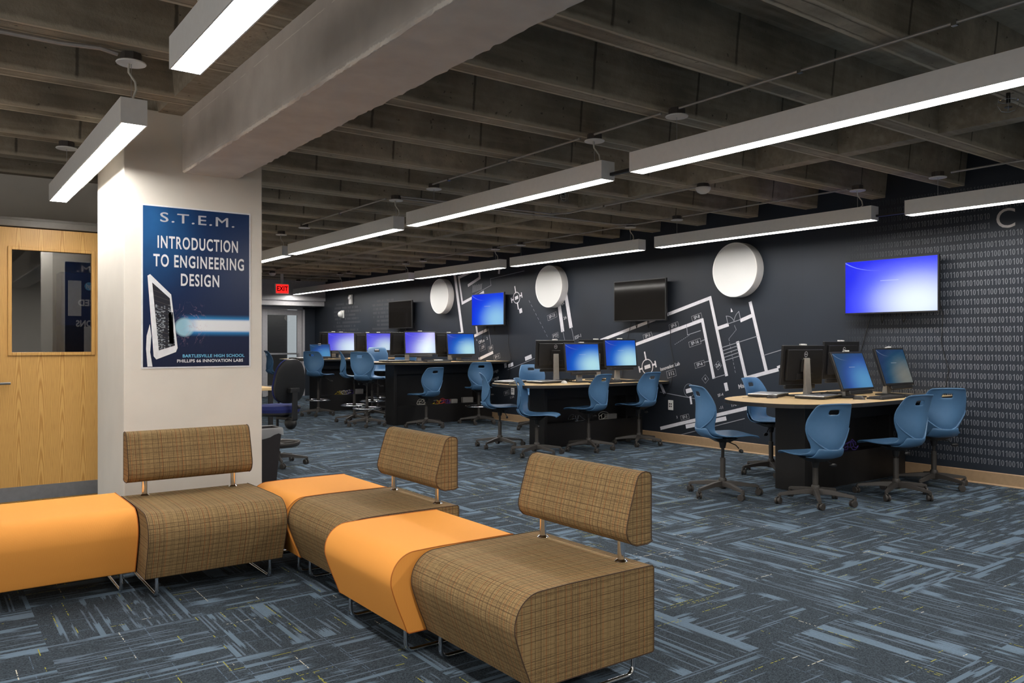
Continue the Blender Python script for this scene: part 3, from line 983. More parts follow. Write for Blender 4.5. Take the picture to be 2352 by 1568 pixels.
def poster(name, label, cx, y, face, lines, w=0.694, zt=2.185, zb=1.137, art=True, rot=0.0):
    """face -1: looks towards -y"""
    H = zt - zb
    r = thing(name, label, 'poster', (cx, y, zb), 0 if face < 0 else PI)
    t = NT(name + '_print')
    u = t.sep(t.uv())
    n = t.noise(t.uv(), 3.0, 4.0)
    col = t.mix(t.mapr(u[1], 0.0, 1.0), (0.004, 0.009, 0.040), (0.009, 0.034, 0.12))
    dx = t.math('SUBTRACT', u[0], 0.12); dy = t.math('SUBTRACT', u[1], 0.86)
    d = t.math('SQRT', t.math('ADD', t.math('MULTIPLY', dx, dx), t.math('MULTIPLY', dy, dy)))
    col = t.mix(t.math('MULTIPLY', t.mapr(d, 0.0, 0.5, 1.0, 0.0, True), t.mapr(n, 0.3, 0.7, 0.5, 1.0)), col, (0.022, 0.12, 0.32))
    if art:
        # pale jet of light running to the right edge
        jy = t.math('ABSOLUTE', t.math('SUBTRACT', u[1], 0.262))
        halo = t.math('MULTIPLY', t.mapr(jy, 0.03, 0.075, 1.0, 0.0, True), t.mapr(u[0], 0.30, 0.45, 0.0, 1.0, True))
        core = t.math('MULTIPLY', t.mapr(jy, 0.027, 0.046, 1.0, 0.0, True), t.mapr(u[0], 0.36, 0.52, 0.0, 1.0, True))
        ex = t.math('DIVIDE', t.math('SUBTRACT', u[0], 0.375), 0.10); ey = t.math('DIVIDE', t.math('SUBTRACT', u[1], 0.25), 0.065)
        e = t.math('SQRT', t.math('ADD', t.math('MULTIPLY', ex, ex), t.math('MULTIPLY', ey, ey)))
        col = t.mix(halo, col, (0.03, 0.30, 0.72))
        col = t.mix(t.mapr(e, 0.75, 1.0, 0.85, 0.0), col, (0.38, 0.66, 0.80))
        col = t.mix(core, col, (0.86, 0.90, 0.95))
        sm = t.mapr(t.math('ABSOLUTE', t.math('SUBTRACT', t.noise(t.uv(), 7.0, 4.0, 0.6, 1.2), 0.5)), 0.0, 0.014, 1.0, 0.0)
        sx = t.math('MULTIPLY', t.mapr(t.math('ABSOLUTE', t.math('SUBTRACT', u[0], 0.43)), 0.06, 0.18, 1.0, 0.0), t.mapr(t.math('ABSOLUTE', t.math('SUBTRACT', u[1], 0.27)), 0.06, 0.15, 1.0, 0.0))
        col = t.mix(t.math('MULTIPLY', t.math('MULTIPLY', sm, sx), 0.5), col, (0.5, 0.3, 0.42))
    t.bsdf(col, 0.22, spec=0.5)
    b = MB(); m = 0.009
    b.box(-w / 2, w / 2, -0.004, 0, 0, H)
    b.build('white_margin', M['poster_white'], r)
    q = MB().add([(-w / 2 + m, -.0045, m), (w / 2 - m, -.0045, m), (w / 2 - m, -.0045, H - m), (-w / 2 + m, -.0045, H - m)], [(0, 1, 2, 3)], [[(0, 0), (1, 0), (1, 1), (0, 1)]])
    q.build('printed_sheet', t.m, r, fix=False)
    P = lambda u, v: (-w / 2 + u * w, -0.0052, v * H)
    if art:
        f = MB()
        f.add([P(*p) for p in ((.052, .565), (.075, .575), (.258, .455), (.315, .125), (.300, .10), (.128, .055), (.105, .075))], [(0, 1, 2, 3, 4, 5, 6)])
        f.add([P(*p) for p in ((.072, .27), (.045, .20), (.040, .12), (.052, .012), (.095, .012), (.075, .10), (.085, .20))], [(0, 1, 2, 3, 4, 5, 6)])
        f.build('printed_tablet', M['poster_white'], r, fix=False)
        s = MB()
        P2 = lambda u, v: (-w / 2 + u * w, -0.0058, v * H)
        s.add([P2(*p) for p in ((.092, .525), (.245, .432), (.292, .14), (.150, .11))], [(0, 1, 2, 3)])
        s.add([P2(*p) for p in ((.235, .345), (.275, .345), (.280, .15), (.240, .155))], [(0, 1, 2, 3)])
        s.build('printed_tablet_screen', m_circuit(), r, fix=False)
    for (txt, u, v, size, sx, bold, mat, nm, sp) in lines:
        vs, fs = text_mesh(txt, size, sx, bold, space=sp)
        q = MB().add([(-w / 2 + u * w + a, -0.0065, v * H + c) for a, c, _ in vs], fs)
        if bold == 0.0: q.add([(-w / 2 + u * w + a + .0026, -0.0067, v * H + c + .001) for a, c, _ in vs], fs)
        q.build(nm, M[mat], r, fix=False)
    return r


poster('column_poster', 'dark blue S.T.E.M. poster with a light beam on the white column', 1.4795, 5.5, -1, [
    ('S.T.E.M.', .50, .925, .088, 1.42, 0.0, 'grey_letter', 'heading_letters', 1.18),
    ('INTRODUCTION', .507, .772, .110, .55, .0022, 'poster_white', 'title_letters', 1.16),
    ('TO ENGINEERING', .52, .658, .110, .575, .0022, 'poster_white', 'title_letters', 1.16),
    ('DESIGN', .52, .545, .110, .59, .0022, 'poster_white', 'title_letters', 1.16),
    ('BARTLESVILLE HIGH SCHOOL', .648, .074, .0275, 1.06, .0006, 'poster_cyan', 'school_letters', 1.05),
    ('PHILLIPS 66 INNOVATION LABS', .617, .043, .0275, 1.06, .0006, 'poster_white', 'school_letters', 1.05)])
poster('column_poster', 'dark S.T.E.M. maths poster behind the column, mirrored in the oak door glass', 1.475, 6.42, 1, [
    ('S.T.E.M.', .50, .925, .088, 1.42, 0.0, 'grey_letter', 'heading_letters', 1.18),
    ('ADVANCED', .5, .60, .085, .95, .003, 'poster_white', 'title_letters', 1.05),
    ('MATH', .5, .50, .085, .95, .003, 'poster_white', 'title_letters', 1.05),
    ('APPLICATIONS', .5, .40, .085, .82, .003, 'poster_white', 'title_letters', 1.05)], w=0.694, zt=2.10, zb=1.08, art=False)

# carton with printer label behind the door glass
r = thing('cardboard_carton', 'dark carton with white labels standing behind the oak door glass', 'box', (1.12, 7.84, 0))
MB().box(-.16, .16, -.14, .14, 0, 1.45).build('lower_stack', M['black_laminate'], r)
MB().box(-.16, .16, -.15, .15, 1.45, 1.90).build('carton_body', plain('carton_blue', (0.02, 0.03, 0.09), .6), r)
MB().box(-.11, -.01, -.153, -.15, 1.53, 1.83).build('paper_label', M['paper'], r)
MB().box(.012, .075, -.145, -.14, 1.21, 1.44).build('lower_label', M['paper'], r)
MB().cyl((.05, -.15, 1.785), .035, -.002, 24, 'Y').build('round_emblem', M['poster_cyan'], r)
vs, fs = text_mesh('hp', .055, .9, .001)
MB().add([(.05 + a, -.1535, 1.785 + c) for a, c, _ in vs], fs).build('emblem_letters', M['poster_white'], r, fix=False)

# ------------------------------------------------------------------ pendant lights
def pendant(x, y0, y1, label, row, cord_end=1, canopies=(0.2, 0.2), zb=2.435):
    w, zt = 0.125, zb + 0.13
    r = thing('pendant_light', label, 'light', (x, (y0 + y1) / 2, zb), 0, row)
    L = (y1 - y0) / 2; h = zt - zb; t = 0.006
    b = MB()
    b.box(-w / 2, -w / 2 + t, -L + t, L - t, 0, h); b.box(w / 2 - t, w / 2, -L + t, L - t, 0, h); b.box(-w / 2 + t, w / 2 - t, -L + t, L - t, h - t, h)
    b.build('housing', M['white_paint'], r)
    for s in (-1, 1):
        MB().box(-w / 2, w / 2, min(s * L, s * (L - t)), max(s * L, s * (L - t)), 0, h).build('end_cap', M['white_paint'], r)
    MB().box(-w / 2 + t, w / 2 - t, -L + t, L - t, 0.005, 0.02).build('diffuser', M['diffuser'], r)
    for s, e in ((-1, canopies[0]), (1, canopies[1])):
        yy = s * (L - e)
        zc = ZJ - zb
        c = MB().lathe([(1e-4, zc - .052), (.07, zc - .052), (.0725, zc - .048), (.07, zc - .044), (1e-4, zc - .044)], 28, (0, yy, 0)).build('canopy', M['white_paint'], r, smooth=True)
        MB().lathe([(.05, zc - .044), (.052, zc - .03), (.052, zc)], 8, (0, yy, 0)).build('junction_box', M['dark_box'], c)
        MB().tube([(0, yy, h), (0, yy, zc - .05)], .0018, 6).build('suspension_cable', M['steel'], r)
        if s == cord_end:
            MB().tube([(-.012, yy - s * .0, zc - .05), (-.014, yy + s * .01, zc - .10), (.012, yy + s * .035, zc - .15), (.016, yy + s * .04, zc - .19), (0, yy + s * .02, h)], .0055, 8).build('power_cord', M['cable_white'], r, smooth=True)
    return r


RA, RB, RC = 'pendant lights left of the beam', 'pendant lights of the middle row', 'pendant lights along the printed wall'
pendant(0.873, 0.65, 3.43, 'long white pendant light cut by the top edge, beside the painted beam', RA, zb=2.405)
pendant(0.873, 4.40, 7.17, 'white pendant light hanging past the left side of the white column', RA, -1, (.07, .46), 2.405)
pendant(3.855, 1.04, 3.83, 'largest middle-row pendant light running out through the right edge', RB, -1, (.2, .36))
pendant(3.855, 4.10, 6.87, 'middle-row pendant light, second nearest, black gap at its near end', RB, -1, (.14, .42))
pendant(3.855, 7.13, 9.98, 'middle-row pendant light, third nearest, ending short of the column', RB, -1, (.06, .4))
pendant(3.855, 10.17, 13.0, 'middle-row pendant light just emerging from behind the white column', RB, -1)
pendant(7.10, 0.95, 3.67, 'wall-row pendant light beside the large C on the dark wall', RC, -1, (.2, .26))
pendant(7.10, 3.98, 6.69, 'wall-row pendant light above the largest white wall disc', RC, -1, (.17, .3))
pendant(7.10, 6.95, 9.60, 'wall-row pendant light above the black television and middle disc', RC, -1)
pendant(7.10, 9.85, 12.45, 'wall-row pendant light above the smaller blue television', RC, -1)
pendant(7.10, 12.66, 15.45, 'wall-row pendant light above the smallest black television', RC, -1)
pendant(7.10, 15.50, 18.2, 'wall-row pendant light farthest off, its end beside the red sign', RC, -1)

# cables bridging the gaps between pendants
for (x, y0, y1, nm) in ((3.855, 3.83, 4.10, 'short black wiring whip bridging two middle-row pendant lights'), (7.10, 3.67, 3.98, 'short black wiring whip between two wall-row pendant lights')):
    o = MB().box(x + .015, x + .045, y0, y1, 2.465, 2.485).build('wiring_whip', M['cable_black'])
    tag(o, nm, 'cable')

# conduits under the joists
def conduit(pts, label, r=.009, clips=()):
    t = thing('conduit', label, 'pipe', (0, 0, 0), 0, 'ceiling conduits')
    MB().tube(pts, r, 8).build('pipe_run', M['conduit'], t, smooth=True)
    for p in clips:
        MB().box(p[0] - .012, p[0] + .012, p[1] - .012, p[1] + .012, p[2] - .014, p[2] + .012).build('pipe_clip', M['chrome'], t)


z = ZJ - .02
conduit([(3.80, 0.2, z), (3.80, 3.40, z)], 'thin conduit above the largest middle-row pendant light', .008, [(3.80, 2.55, z), (3.80, 1.75, z)])
conduit([(3.80, 4.33, z), (3.80, 6.38, z)], 'thin conduit above the second middle-row pendant light', .008, [(3.80, 5.2, z), (3.80, 6.1, z)])
conduit([(3.80, 3.55, z), (3.80, 4.18, z)], 'short conduit joining two canopies of the middle row', .008)
conduit([(3.80, 7.3, z), (3.80, 9.5, z)], 'thin conduit above the third middle-row pendant light', .008, [(3.80, 8.4, z)])
conduit([(7.10, 0.2, z), (7.10, 3.30, z)], 'thin conduit above the pendant light beside the large C', .008)
conduit([(7.10, 4.25, z), (7.10, 6.30, z)], 'thin conduit above the pendant light over the largest disc', .008)
conduit([(7.10, 6.5, z), (7.10, 17.5, z)], 'long thin conduit over the far wall-row pendant lights', .008)
conduit([(-2.6, 4.47, z), (0.55, 4.45, z), (0.72, 4.41, z), (0.80, 4.42, z - .01)], 'thick conduit along a joist to the left pendant canopy', .012)
conduit([(5.87, 5.0, z), (5.87, 6.9, z), (5.75, 7.05, z), (3.86, 7.1, z)], 'conduit bending from the domed ceiling sensor to the middle row', .009, [(5.87, 6.3, z)])
conduit([(3.86, 7.2, z), (6.9, 7.2, z), (7.1, 7.05, z)], 'conduit crossing the ceiling between the two lamp rows', .009)

# ceiling sensors, sprinkler guards
for (x, y, lb) in ((5.87, 4.96, 'white domed occupancy sensor between the two lamp rows'), (5.87, 16.3, 'small domed occupancy sensor above the exit sign')):
    r = thing('ceiling_sensor', lb, 'sensor', (x, y, ZJ), 0, 'domed ceiling sensors')
    MB().lathe([(.055, 0), (.06, -.03), (.058, -.035)], 8).build('mounting_box', M['dark_box'], r)
    MB().lathe([(.07, -.034), (.072, -.045), (.055, -.075), (.03, -.09), (1e-4, -.095)], 24).build('dome', M['white_plastic'], r, smooth=True)
for (x, y, lb) in ((5.19, 2.084, 'wire-caged sprinkler head under the largest middle pendant light'), (5.0, 5.944, 'wire-caged sprinkler head below the second middle-row pendant light'), (5.0, 9.804, 'wire-caged sprinkler head below the third middle-row pendant light')):
    r = thing('caged_sprinkler', lb, 'sprinkler', (x, y, ZJ), 0, 'caged sprinkler heads')
    MB().cyl((0, 0, -.06), .012, .06, 10).cyl((0, 0, -.085), .022, .003, 12).build('sprinkler_head', M['dark_metal'], r)
    g = MB().torus((0, 0, -.045), .05, .0014, 20, 5)
    for k in range(4):
        a = k * PI / 2 + .4
        c_, s_ = math.cos(a), math.sin(a)
        g.tube([(.05 * c_, .05 * s_, -.03), (.055 * c_, .055 * s_, -.07), (.035 * c_, .035 * s_, -.105), (0, 0, -.115)], .0014, 5)
    g.build('wire_guard', M['chrome'], r)

# exit sign
r = thing('exit_sign', 'glowing red EXIT sign hanging before the far bulkhead', 'sign', (6.24, 16.75, 2.345))
MB().box(-.16, .16, -.02, .02, 0, .225).build('sign_body', M['white_plastic'], r, bevel=.01)
MB().box(-.135, .135, -.022, -.02, .02, .205).build('lit_face', M['exit_red'], r)
vs, fs = text_mesh('EXIT', .14, .85, .004)
MB().add([(a, -.0235, .112 + c) for a, c, _ in vs], fs).build('exit_letters', M['exit_dark'], r, fix=False)
MB().box(-.03, .03, -.01, .01, .225, ZJ - 2.345).build('mounting_stem', M['white_plastic'], r)

# ------------------------------------------------------------------ wall discs, televisions, wall devices
def disc(y, lb):
    r = thing('acoustic_disc', lb, 'wall panel', (XW, y, 2.17), 0, 'white discs on the printed wall')
    R, d = .325, .13
    n = 64
    ring_ = MB()
    prof = [(R - .008, 0.0), (R, .004), (R, d - .004), (R - .004, d), (R - .012, d), (R - .014, d - .006)]
    vs, fs = [], []
    for q, x in prof:
        for i in range(n):
            a = 2 * PI * i / n
            vs.append((-x, q * math.cos(a), q * math.sin(a)))
    for j in range(len(prof) - 1):
        for i in range(n):
            k = (i + 1) % n
            fs.append((j * n + i, j * n + k, (j + 1) * n + k, (j + 1) * n + i))
    ring_.add(vs, fs).build('rim', M['white_paint'], r, smooth=True)
    f = MB().add([(-d + .005, (R - .012) * math.cos(2 * PI * i / n), (R - .012) * math.sin(2 * PI * i / n)) for i in range(n)], [tuple(range(n))])
    f.build('face', M['disc_white'], r)


disc(6.115, 'largest white wall disc, right of the middle pendant, above the floor plan')
disc(9.62, 'middle white wall disc between the blue and black televisions')
disc(12.85, 'smallest white wall disc left of the smaller blue television')


def tv(y, lb, scr, on):
    r = thing('wall_television', lb, 'television', (XW, y, 1.595), 0, 'televisions on the printed wall')
    w, h = .967, .555
    hs = MB().box(-.13, -.095, -w / 2, w / 2, 0, h).box(-.095, -.06, -w * .36, w * .36, .08, h * .8).build('housing', M['black_plastic'], r, bevel=.004)
    bz = .012
    s = MB().add([(-.1308, w / 2 - bz, bz + .004), (-.1308, -w / 2 + bz, bz + .004), (-.1308, -w / 2 + bz, h - bz), (-.1308, w / 2 - bz, h - bz)], [(0, 1, 2, 3)], [[(0, 0), (1, 0), (1, 1), (0, 1)]])
    s.build('screen', scr, r, fix=False)
    MB().box(-.06, -.02, -.05, .05, .2, .36).box(-.02, -.002, -.22, .22, .14, .42).build('wall_bracket', M['dark_metal'], r)
    for k in (-.12, .10):
        c = MB()
        c.tube([(-.07, k, .05), (-.06, k, -.05), (-.05, k + .02, -.09), (-.05, k + .035, -.05), (-.055, k + .03, .03)], .006, 6)
        c.build('pull_strap', M['cable_black'], r)
    c = MB().tube([(-.06, .25, .1), (-.02, .26, -.02), (-.012, .36, -.35), (-.012, .42, -.62), (-.012, .45, -.80)], .004, 6)
    c.tube([(-.06, -.46, .1), (-.02, -.47, -.03), (-.012, -.45, -.3), (-.012, -.52, -.55), (-.012, -.47, -.85), (-.012, -.35, -1.0)], .004, 6)
    c.build('power_cable', M['cable_black'], r)


tv(4.216, 'largest television with a pale blue screen, left of the binary digits', M['scr_tv'], True)
tv(7.685, 'switched-off black television above the middle table', M['screen_off'], False)
tv(11.27, 'smaller blue-screen television right of the smallest disc', M['scr_tv_far'], True)
tv(14.37, 'smallest black switched-off television, left of the smallest disc', M['screen_off'], False)


def outlet(y, z_, lb, tall=.13):
    r = thing('wall_outlet', lb, 'outlet', (XW, y, z_), 0, 'white outlet plates low on the wall')
    MB().box(-.008, 0, -.042, .042, -tall / 2, tall / 2).build('cover_plate', M['white_plastic'], r, bevel=.003)
    b = MB()
    for i in (-1, 1):
        for j in (-1, 1): b.box(-.0095, -.008, i * .014 - .008, i * .014 + .008, j * .016 - .010, j * .016 + .010)
    b.build('jack_openings', M['black_plastic'], r)


outlet(10.712, .509, 'white outlet plate on the wall below the middle table tip')
outlet(7.231, .487, 'white outlet plate on the wall under the Innovation Lab lettering')
outlet(11.95, .62, 'white outlet box with red cable beside the high table', .16)
o = MB().tube([(XW - .01, 11.97, .62), (XW - .10, 12.05, .56), (XW - .12, 12.15, .50), (XW - .03, 12.2, .45)], .012, 6).build('patch_cable', M['red_cable'])
tag(o, 'red patch cable hanging from the wall outlet box', 'cable')
r = thing('alarm_strobe', 'small white alarm strobe, upper of two far wall devices', 'alarm', (XW, 16.88, 2.29))
MB().box(-.05, 0, -.07, .07, -.11, .11).build('strobe_body', M['white_plastic'], r, bevel=.01)
MB().box(-.075, -.05, -.045, .045, 0, .07).build('strobe_lens', M['steel'], r, bevel=.01)
r = thing('wall_camera', 'small white curved wall device, lower of two at the far end', 'wall device', (XW, 17.35, 1.965))
MB().box(-.03, 0, -.08, .08, -.09, .09).build('back_plate', M['white_plastic'], r, bevel=.008)
MB().ball((-.05, 0, 0), .075, 1, 1, 1).build('round_cover', M['white_plastic'], r, smooth=True)

# ------------------------------------------------------------------ lounge seating
def seat_profile(D, H=.44, zb=.105, bulge=.072):
    """depth axis d: 0 at the back, grows to the front"""
    R = .112
    p = [(0, zb + .006), (.006, zb), (D - .012, zb), (D - .002, zb + .008)]
    cx, cz = D + bulge - R, H - R
    a0 = math.radians(-12)
    q0 = (D, zb + .02); q1 = (cx + R * math.cos(a0), cz + R * math.sin(a0))
    for i in range(1, 6):
        u = i / 6
        p.append((q0[0] + (q1[0] - q0[0]) * (u + .22 * u * (1 - u)), q0[1] + (q1[1] - q0[1]) * u))
    for i in range(0, 15):
        a = a0 + (PI / 2 - a0) * i / 14
        p.append((cx + R * math.cos(a), cz + R * math.sin(a)))
    p += [(cx - .12, H + .003), (.10, H + .001), (.008, H), (0, H - .008)]
    return p


def sled(root, D, W):
    for s in (-1, 1):
        x = s * (W / 2 - .062); zt = .115; rr = .035
        path = [(x, -.05, zt), (x, -.05, .0095 + rr)]
        for i in range(1, 6):
            a = PI / 2 * i / 5
            path.append((x, -.05 - rr + rr * math.cos(a), .0095 + rr - rr * math.sin(a)))
        path = [(x, -.05, zt), (x, -.05, .0095 + rr)] + [(x, -.05 - rr * (1 - math.cos(PI / 2 * i / 5)), .0095 + rr * (1 - math.sin(PI / 2 * i / 5))) for i in range(1, 6)]
        yf = -(D - .03)
        path += [(x, yf + rr * (1 - math.sin(PI / 2 * i / 5)), .0095 + rr * (1 - math.cos(PI / 2 * i / 5))) for i in range(0, 6)] + [(x, yf, zt)]
        MB().tube(path, .0095, 10).build('sled_leg', M['chrome'], root, smooth=True)


def seat_body(root, D, W, mat, name='seat'):
    prof = [(-d, z_) for d, z_ in seat_profile(D)]
    o = MB().prism(prof, -W / 2, W / 2, 'YZ').build(name, mat, root, bevel=.008, seg=3, smooth=True)
    # welt along each side outline
    for s in (-1, 1):
        MB().tube([(s * (W / 2 - .001), y, z_) for y, z_ in prof], .0022, 6, True).build('seam_welt', M['seam_brown' if mat is M['tweed'] else 'seam_orange'], o, smooth=True)
    return o


def lounge_chair(lb, loc, rz, W=.71):
    D = .60
    r = thing('lounge_chair', lb, 'chair', loc, rz, 'tan check lounge chairs')
    seat_body(r, D, W, M['tweed'])
    sled(r, D, W)
    for s in (-1, 1):
        p = MB().cyl((s * .246, -.07, .44), .0145, .10, 20).build('back_post', M['chrome'], r, smooth=True)
        MB().lathe([(.0145, .452), (.02, .449), (.026, .4435), (.026, .441)], 24, (s * .246, -.07, 0)).build('post_flange', M['chrome'], p, smooth=True)
    prof = [(.005, .53), (.0, .54), (.0, .785), (-.008, .797), (-.03, .803), (-.055, .800), (-.072, .787), (-.082, .765), (-.115, .665), (-.132, .605), (-.135, .58), (-.127, .553), (-.108, .533), (-.08, .522), (-.02, .522)]
    bo = MB().prism(prof, -W / 2 + .012, W / 2 - .012, 'YZ').build('backrest', M['tweed'], r, bevel=.007, seg=3, smooth=True)
    for s in (-1, 1):
        MB().tube([(s * (W / 2 - .013), y, z_) for y, z_ in prof], .002, 6, True).build('seam_welt', M['seam_brown'], bo, smooth=True)
    return r


def ottoman(lb, loc, rz, W=.66, D=.55):
    r = thing('lounge_ottoman', lb, 'ottoman', loc, rz, 'orange lounge ottomans')
    seat_body(r, D, W, M['orange'])
    sled(r, D, W)
    return r


# local: back at y=0, front towards -y.  facing -x means rz = -90 deg
FX = -PI / 2
lounge_chair('tan check lounge chair nearest the camera, right of two orange seats', (2.292, 2.535, 0), FX)
ottoman('orange ottoman between the two right-hand tan chairs', (2.16, 3.242, 0), FX)
lounge_chair('tan check lounge chair behind the orange ottoman, middle of the row', (2.305, 3.945, 0), FX, .69)
ottoman('orange corner ottoman behind the middle tan chair, right of the column', (2.255, 4.605, 0), FX, .60, .56)
lounge_chair('tan check lounge chair with its back against the white column', (1.268, 4.945, 0), 0)
ottoman('wide orange ottoman before the oak door, cut by the left edge', (.565, 5.08, 0), 0, .68)

# ------------------------------------------------------------------ blue shell chairs
def catmull(pts, n):
    out = []
    m = len(pts) - 1
    for i in range(n + 1):
        t = i / n * m
        k = min(int(t), m - 1); u = t - k
        P = [pts[max(0, min(m, k + j))] for j in (-1, 0, 1, 2)]
        out.append(tuple(.5 * (2 * b + (c - a) * u + (2 * a - 5 * b + 4 * c - d) * u * u + (3 * b - a - 3 * c + d) * u ** 3) for a, b, c, d in zip(*P)))
    return out


def shell_mesh():
    #        y      z     halfw  side-forward  side-up
    rows = [(.252, -.022, .170, 0, 0), (.235, -.004, .190, 0, 0), (.16, .004, .212, 0, .004), (.05, -.006, .222, 0, .010), (-.05, -.014, .212, .005, .018),
            (-.12, -.014, .182, .02, .03), (-.175, .0, .155, .05, .035), (-.210, .035, .148, .08, .025), (-.226, .085, .160, .09, .012), (-.226, .145, .186, .09, 0),
            (-.218, .21, .206, .08, 0), (-.214, .275, .207, .062, 0), (-.221, .335, .192, .040, 0), (-.236, .385, .172, .024, 0), (-.249, .412, .155, .012, -.004), (-.258, .417, .14, .008, -.006)]
    R = catmull(rows, 44)
    nc = 16
    grid = []
    for (y, z_, w, fw, up) in R:
        grid.append([(w * (2 * j / nc - 1), y + fw * (2 * j / nc - 1) ** 2 * 1.0, z_ + up * (2 * j / nc - 1) ** 2) for j in range(nc + 1)])
    b = MB()
    vs = [p for g in grid for p in g]
    fs = []
    for i in range(44):
        for j in range(nc):
            c = Vector((0, 0, 0))
            for q in ((i, j), (i, j + 1), (i + 1, j + 1), (i + 1, j)): c += Vector(grid[q[0]][q[1]]) / 4
            if i > 30 and .338 < c.z < .368 and 6 <= j <= 9: continue
            fs.append((i * (nc + 1) + j, i * (nc + 1) + j + 1, (i + 1) * (nc + 1) + j + 1, (i + 1) * (nc + 1) + j))
    b.add(vs, fs)
    return b, R


def build_shell(root):
    b, R = shell_mesh()
    o = b.build('seat_shell', M['blue_shell'], root)
    for p in o.data.polygons: p.use_smooth = True
    md = o.modifiers.new('thick', 'SOLIDIFY'); md.thickness = .011; md.offset = 0
    md = o.modifiers.new('sub', 'SUBSURF'); md.levels = 1; md.render_levels = 1
    # raised U-shaped lip round the foot of the back, on its outer side
    path = []
    for k in range(33):
        th = -PI / 2 + PI * k / 32
        a = .955 * math.sin(th)
        z_ = .042 + .175 * (1 - math.cos(th))
        rows = [q for q in R if q[1] > .02 and q[0] < -.17]
        lo = max((q for q in rows if q[1] <= z_), key=lambda q: q[1]); hi = min((q for q in rows if q[1] >= z_), key=lambda q: q[1])
        f = 0 if hi[1] == lo[1] else (z_ - lo[1]) / (hi[1] - lo[1])
        y, w, fw = (lo[i] + (hi[i] - lo[i]) * f for i in (0, 2, 3))
        path.append((w * a, y + fw * a * a - .004 - .010 * (1 - a * a), z_))
    MB().tube(path, .0085, 8, flat=.7).build('back_lip', M['blue_shell'], o, smooth=True)
    # fuller bucket under the lip that carries the seat
    bk = []
    for (y, z_, w, fw) in ((-.05, -.026, .15, .004), (-.13, -.028, .145, .012), (-.190, -.012, .138, .035), (-.229, .026, .128, .05), (-.240, .058, .118, .052)):
        bk.append([(w * (2 * j / 8 - 1), y + fw * (2 * j / 8 - 1) ** 2, z_ + .012 * (2 * j / 8 - 1) ** 2) for j in range(9)])
    q = MB().add([p for g in bk for p in g], [(i * 9 + j, i * 9 + j + 1, (i + 1) * 9 + j + 1, (i + 1) * 9 + j) for i in range(4) for j in range(8)])
    w = q.build('shell_bucket', M['blue_shell'], o, smooth=True)
    md = w.modifiers.new('thick', 'SOLIDIFY'); md.thickness = .012; md.offset = 0
    md = w.modifiers.new('sub', 'SUBSURF'); md.levels = 1; md.render_levels = 1
    return o


def star_base(root, R=.30):
    b = MB()
    for k in range(5):
        a = 2 * PI * k / 5
        b.M = Matrix.Rotation(a, 4, 'Z')
        vs = []
        for (x, w, z0, z1) in ((.0, .026, .075, .125), (.12, .022, .080, .116), (R, .016, .066, .088)):
            vs += [(x, -w, z0), (x, w, z0), (x, w * .7, z1), (x, -w * .7, z1)]
        fs = []
        for i in range(2):
            for j in range(4):
                q = (j + 1) % 4
                fs.append((i * 4 + j, i * 4 + q, (i + 1) * 4 + q, (i + 1) * 4 + j))
        fs += [(0, 3, 2, 1), (8, 9, 10, 11)]
        b.add(vs, fs)
        b.cyl((R, 0, .05), .013, .03, 10)
    b.M = Matrix.Identity(4)
    b.lathe([(.001, .065), (.036, .065), (.038, .10), (.034, .135), (.028, .15), (.001, .15)], 20)
    o = b.build('star_base', M['charcoal'], root, bevel=.003)
    first = None
    for k in range(5):
        a = 2 * PI * k / 5
        if first is None:
            c = MB()
            for s in (-1, 1):
                c.cyl((-.016, s * .006, .028), .028, s * .016, 18, 'Y')
            c.cyl((-.016, -.006, .028), .020, .012, 14, 'Y')
            c.tube([(-.002, 0, .062), (-.016, 0, .052)], .011, 8)
            c = c.build('caster', M['charcoal'], o, bevel=.003)
            first = c
        else:
            c = first.copy(); C.objects.link(c); c.parent = o
        c.location = (R * math.cos(a), R * math.sin(a), 0)
        c.rotation_euler = (0, 0, a * 2.3 + .6)
    return o


def proto_chair(high):
    r = thing('drafting_stool' if high else 'task_chair', 'x', 'stool' if high else 'chair', (0, 0, 0))
    build_shell(r)
    m = MB().taper((-.05, .05, -.05, .05), (-.11, .11, -.12, .10), -.065, -.026).box(-.14, .14, -.02, .02, -.034, -.024)
    m.cyl((0, 0, -.12), .022, .06, 16, r2=.034)
    m.build('tilt_mechanism', M['black_plastic'], r, bevel=.004)
    l = MB().tube([(.03, .03, -.06), (.15, .05, -.075), (.19, .06, -.10)], .005, 8).ball((.225, .065, -.118), .024, 1.6, .6, .7)
    l.build('height_lever', M['black_plastic'], r, smooth=True)
    MB().cyl((0, 0, -.48 if high else -.34), .0135, .40 if high else .28, 14).build('gas_piston', M['dark_metal'], r, smooth=True)
    MB().cyl((0, 0, .12), .0225, .34 if high else .20, 16).build('column_sleeve', M['charcoal'], r, smooth=True)
    star_base(r)
    if high:
        g = MB().torus((0, 0, .28), .215, .011, 40, 10)
        g.build('foot_ring', M['chrome'], r, smooth=True)
        s = MB()
        for k in range(4):
            a = k * PI / 2 + .5
            s.tube([(.02 * math.cos(a), .02 * math.sin(a), .275), (.21 * math.cos(a), .21 * math.sin(a), .28)], .007, 8)
        s.lathe([(.024, .255), (.03, .26), (.03, .30), (.024, .305)], 16)
        s.build('ring_spokes', M['dark_metal'], r, smooth=True)
    return r


PROTO = {}


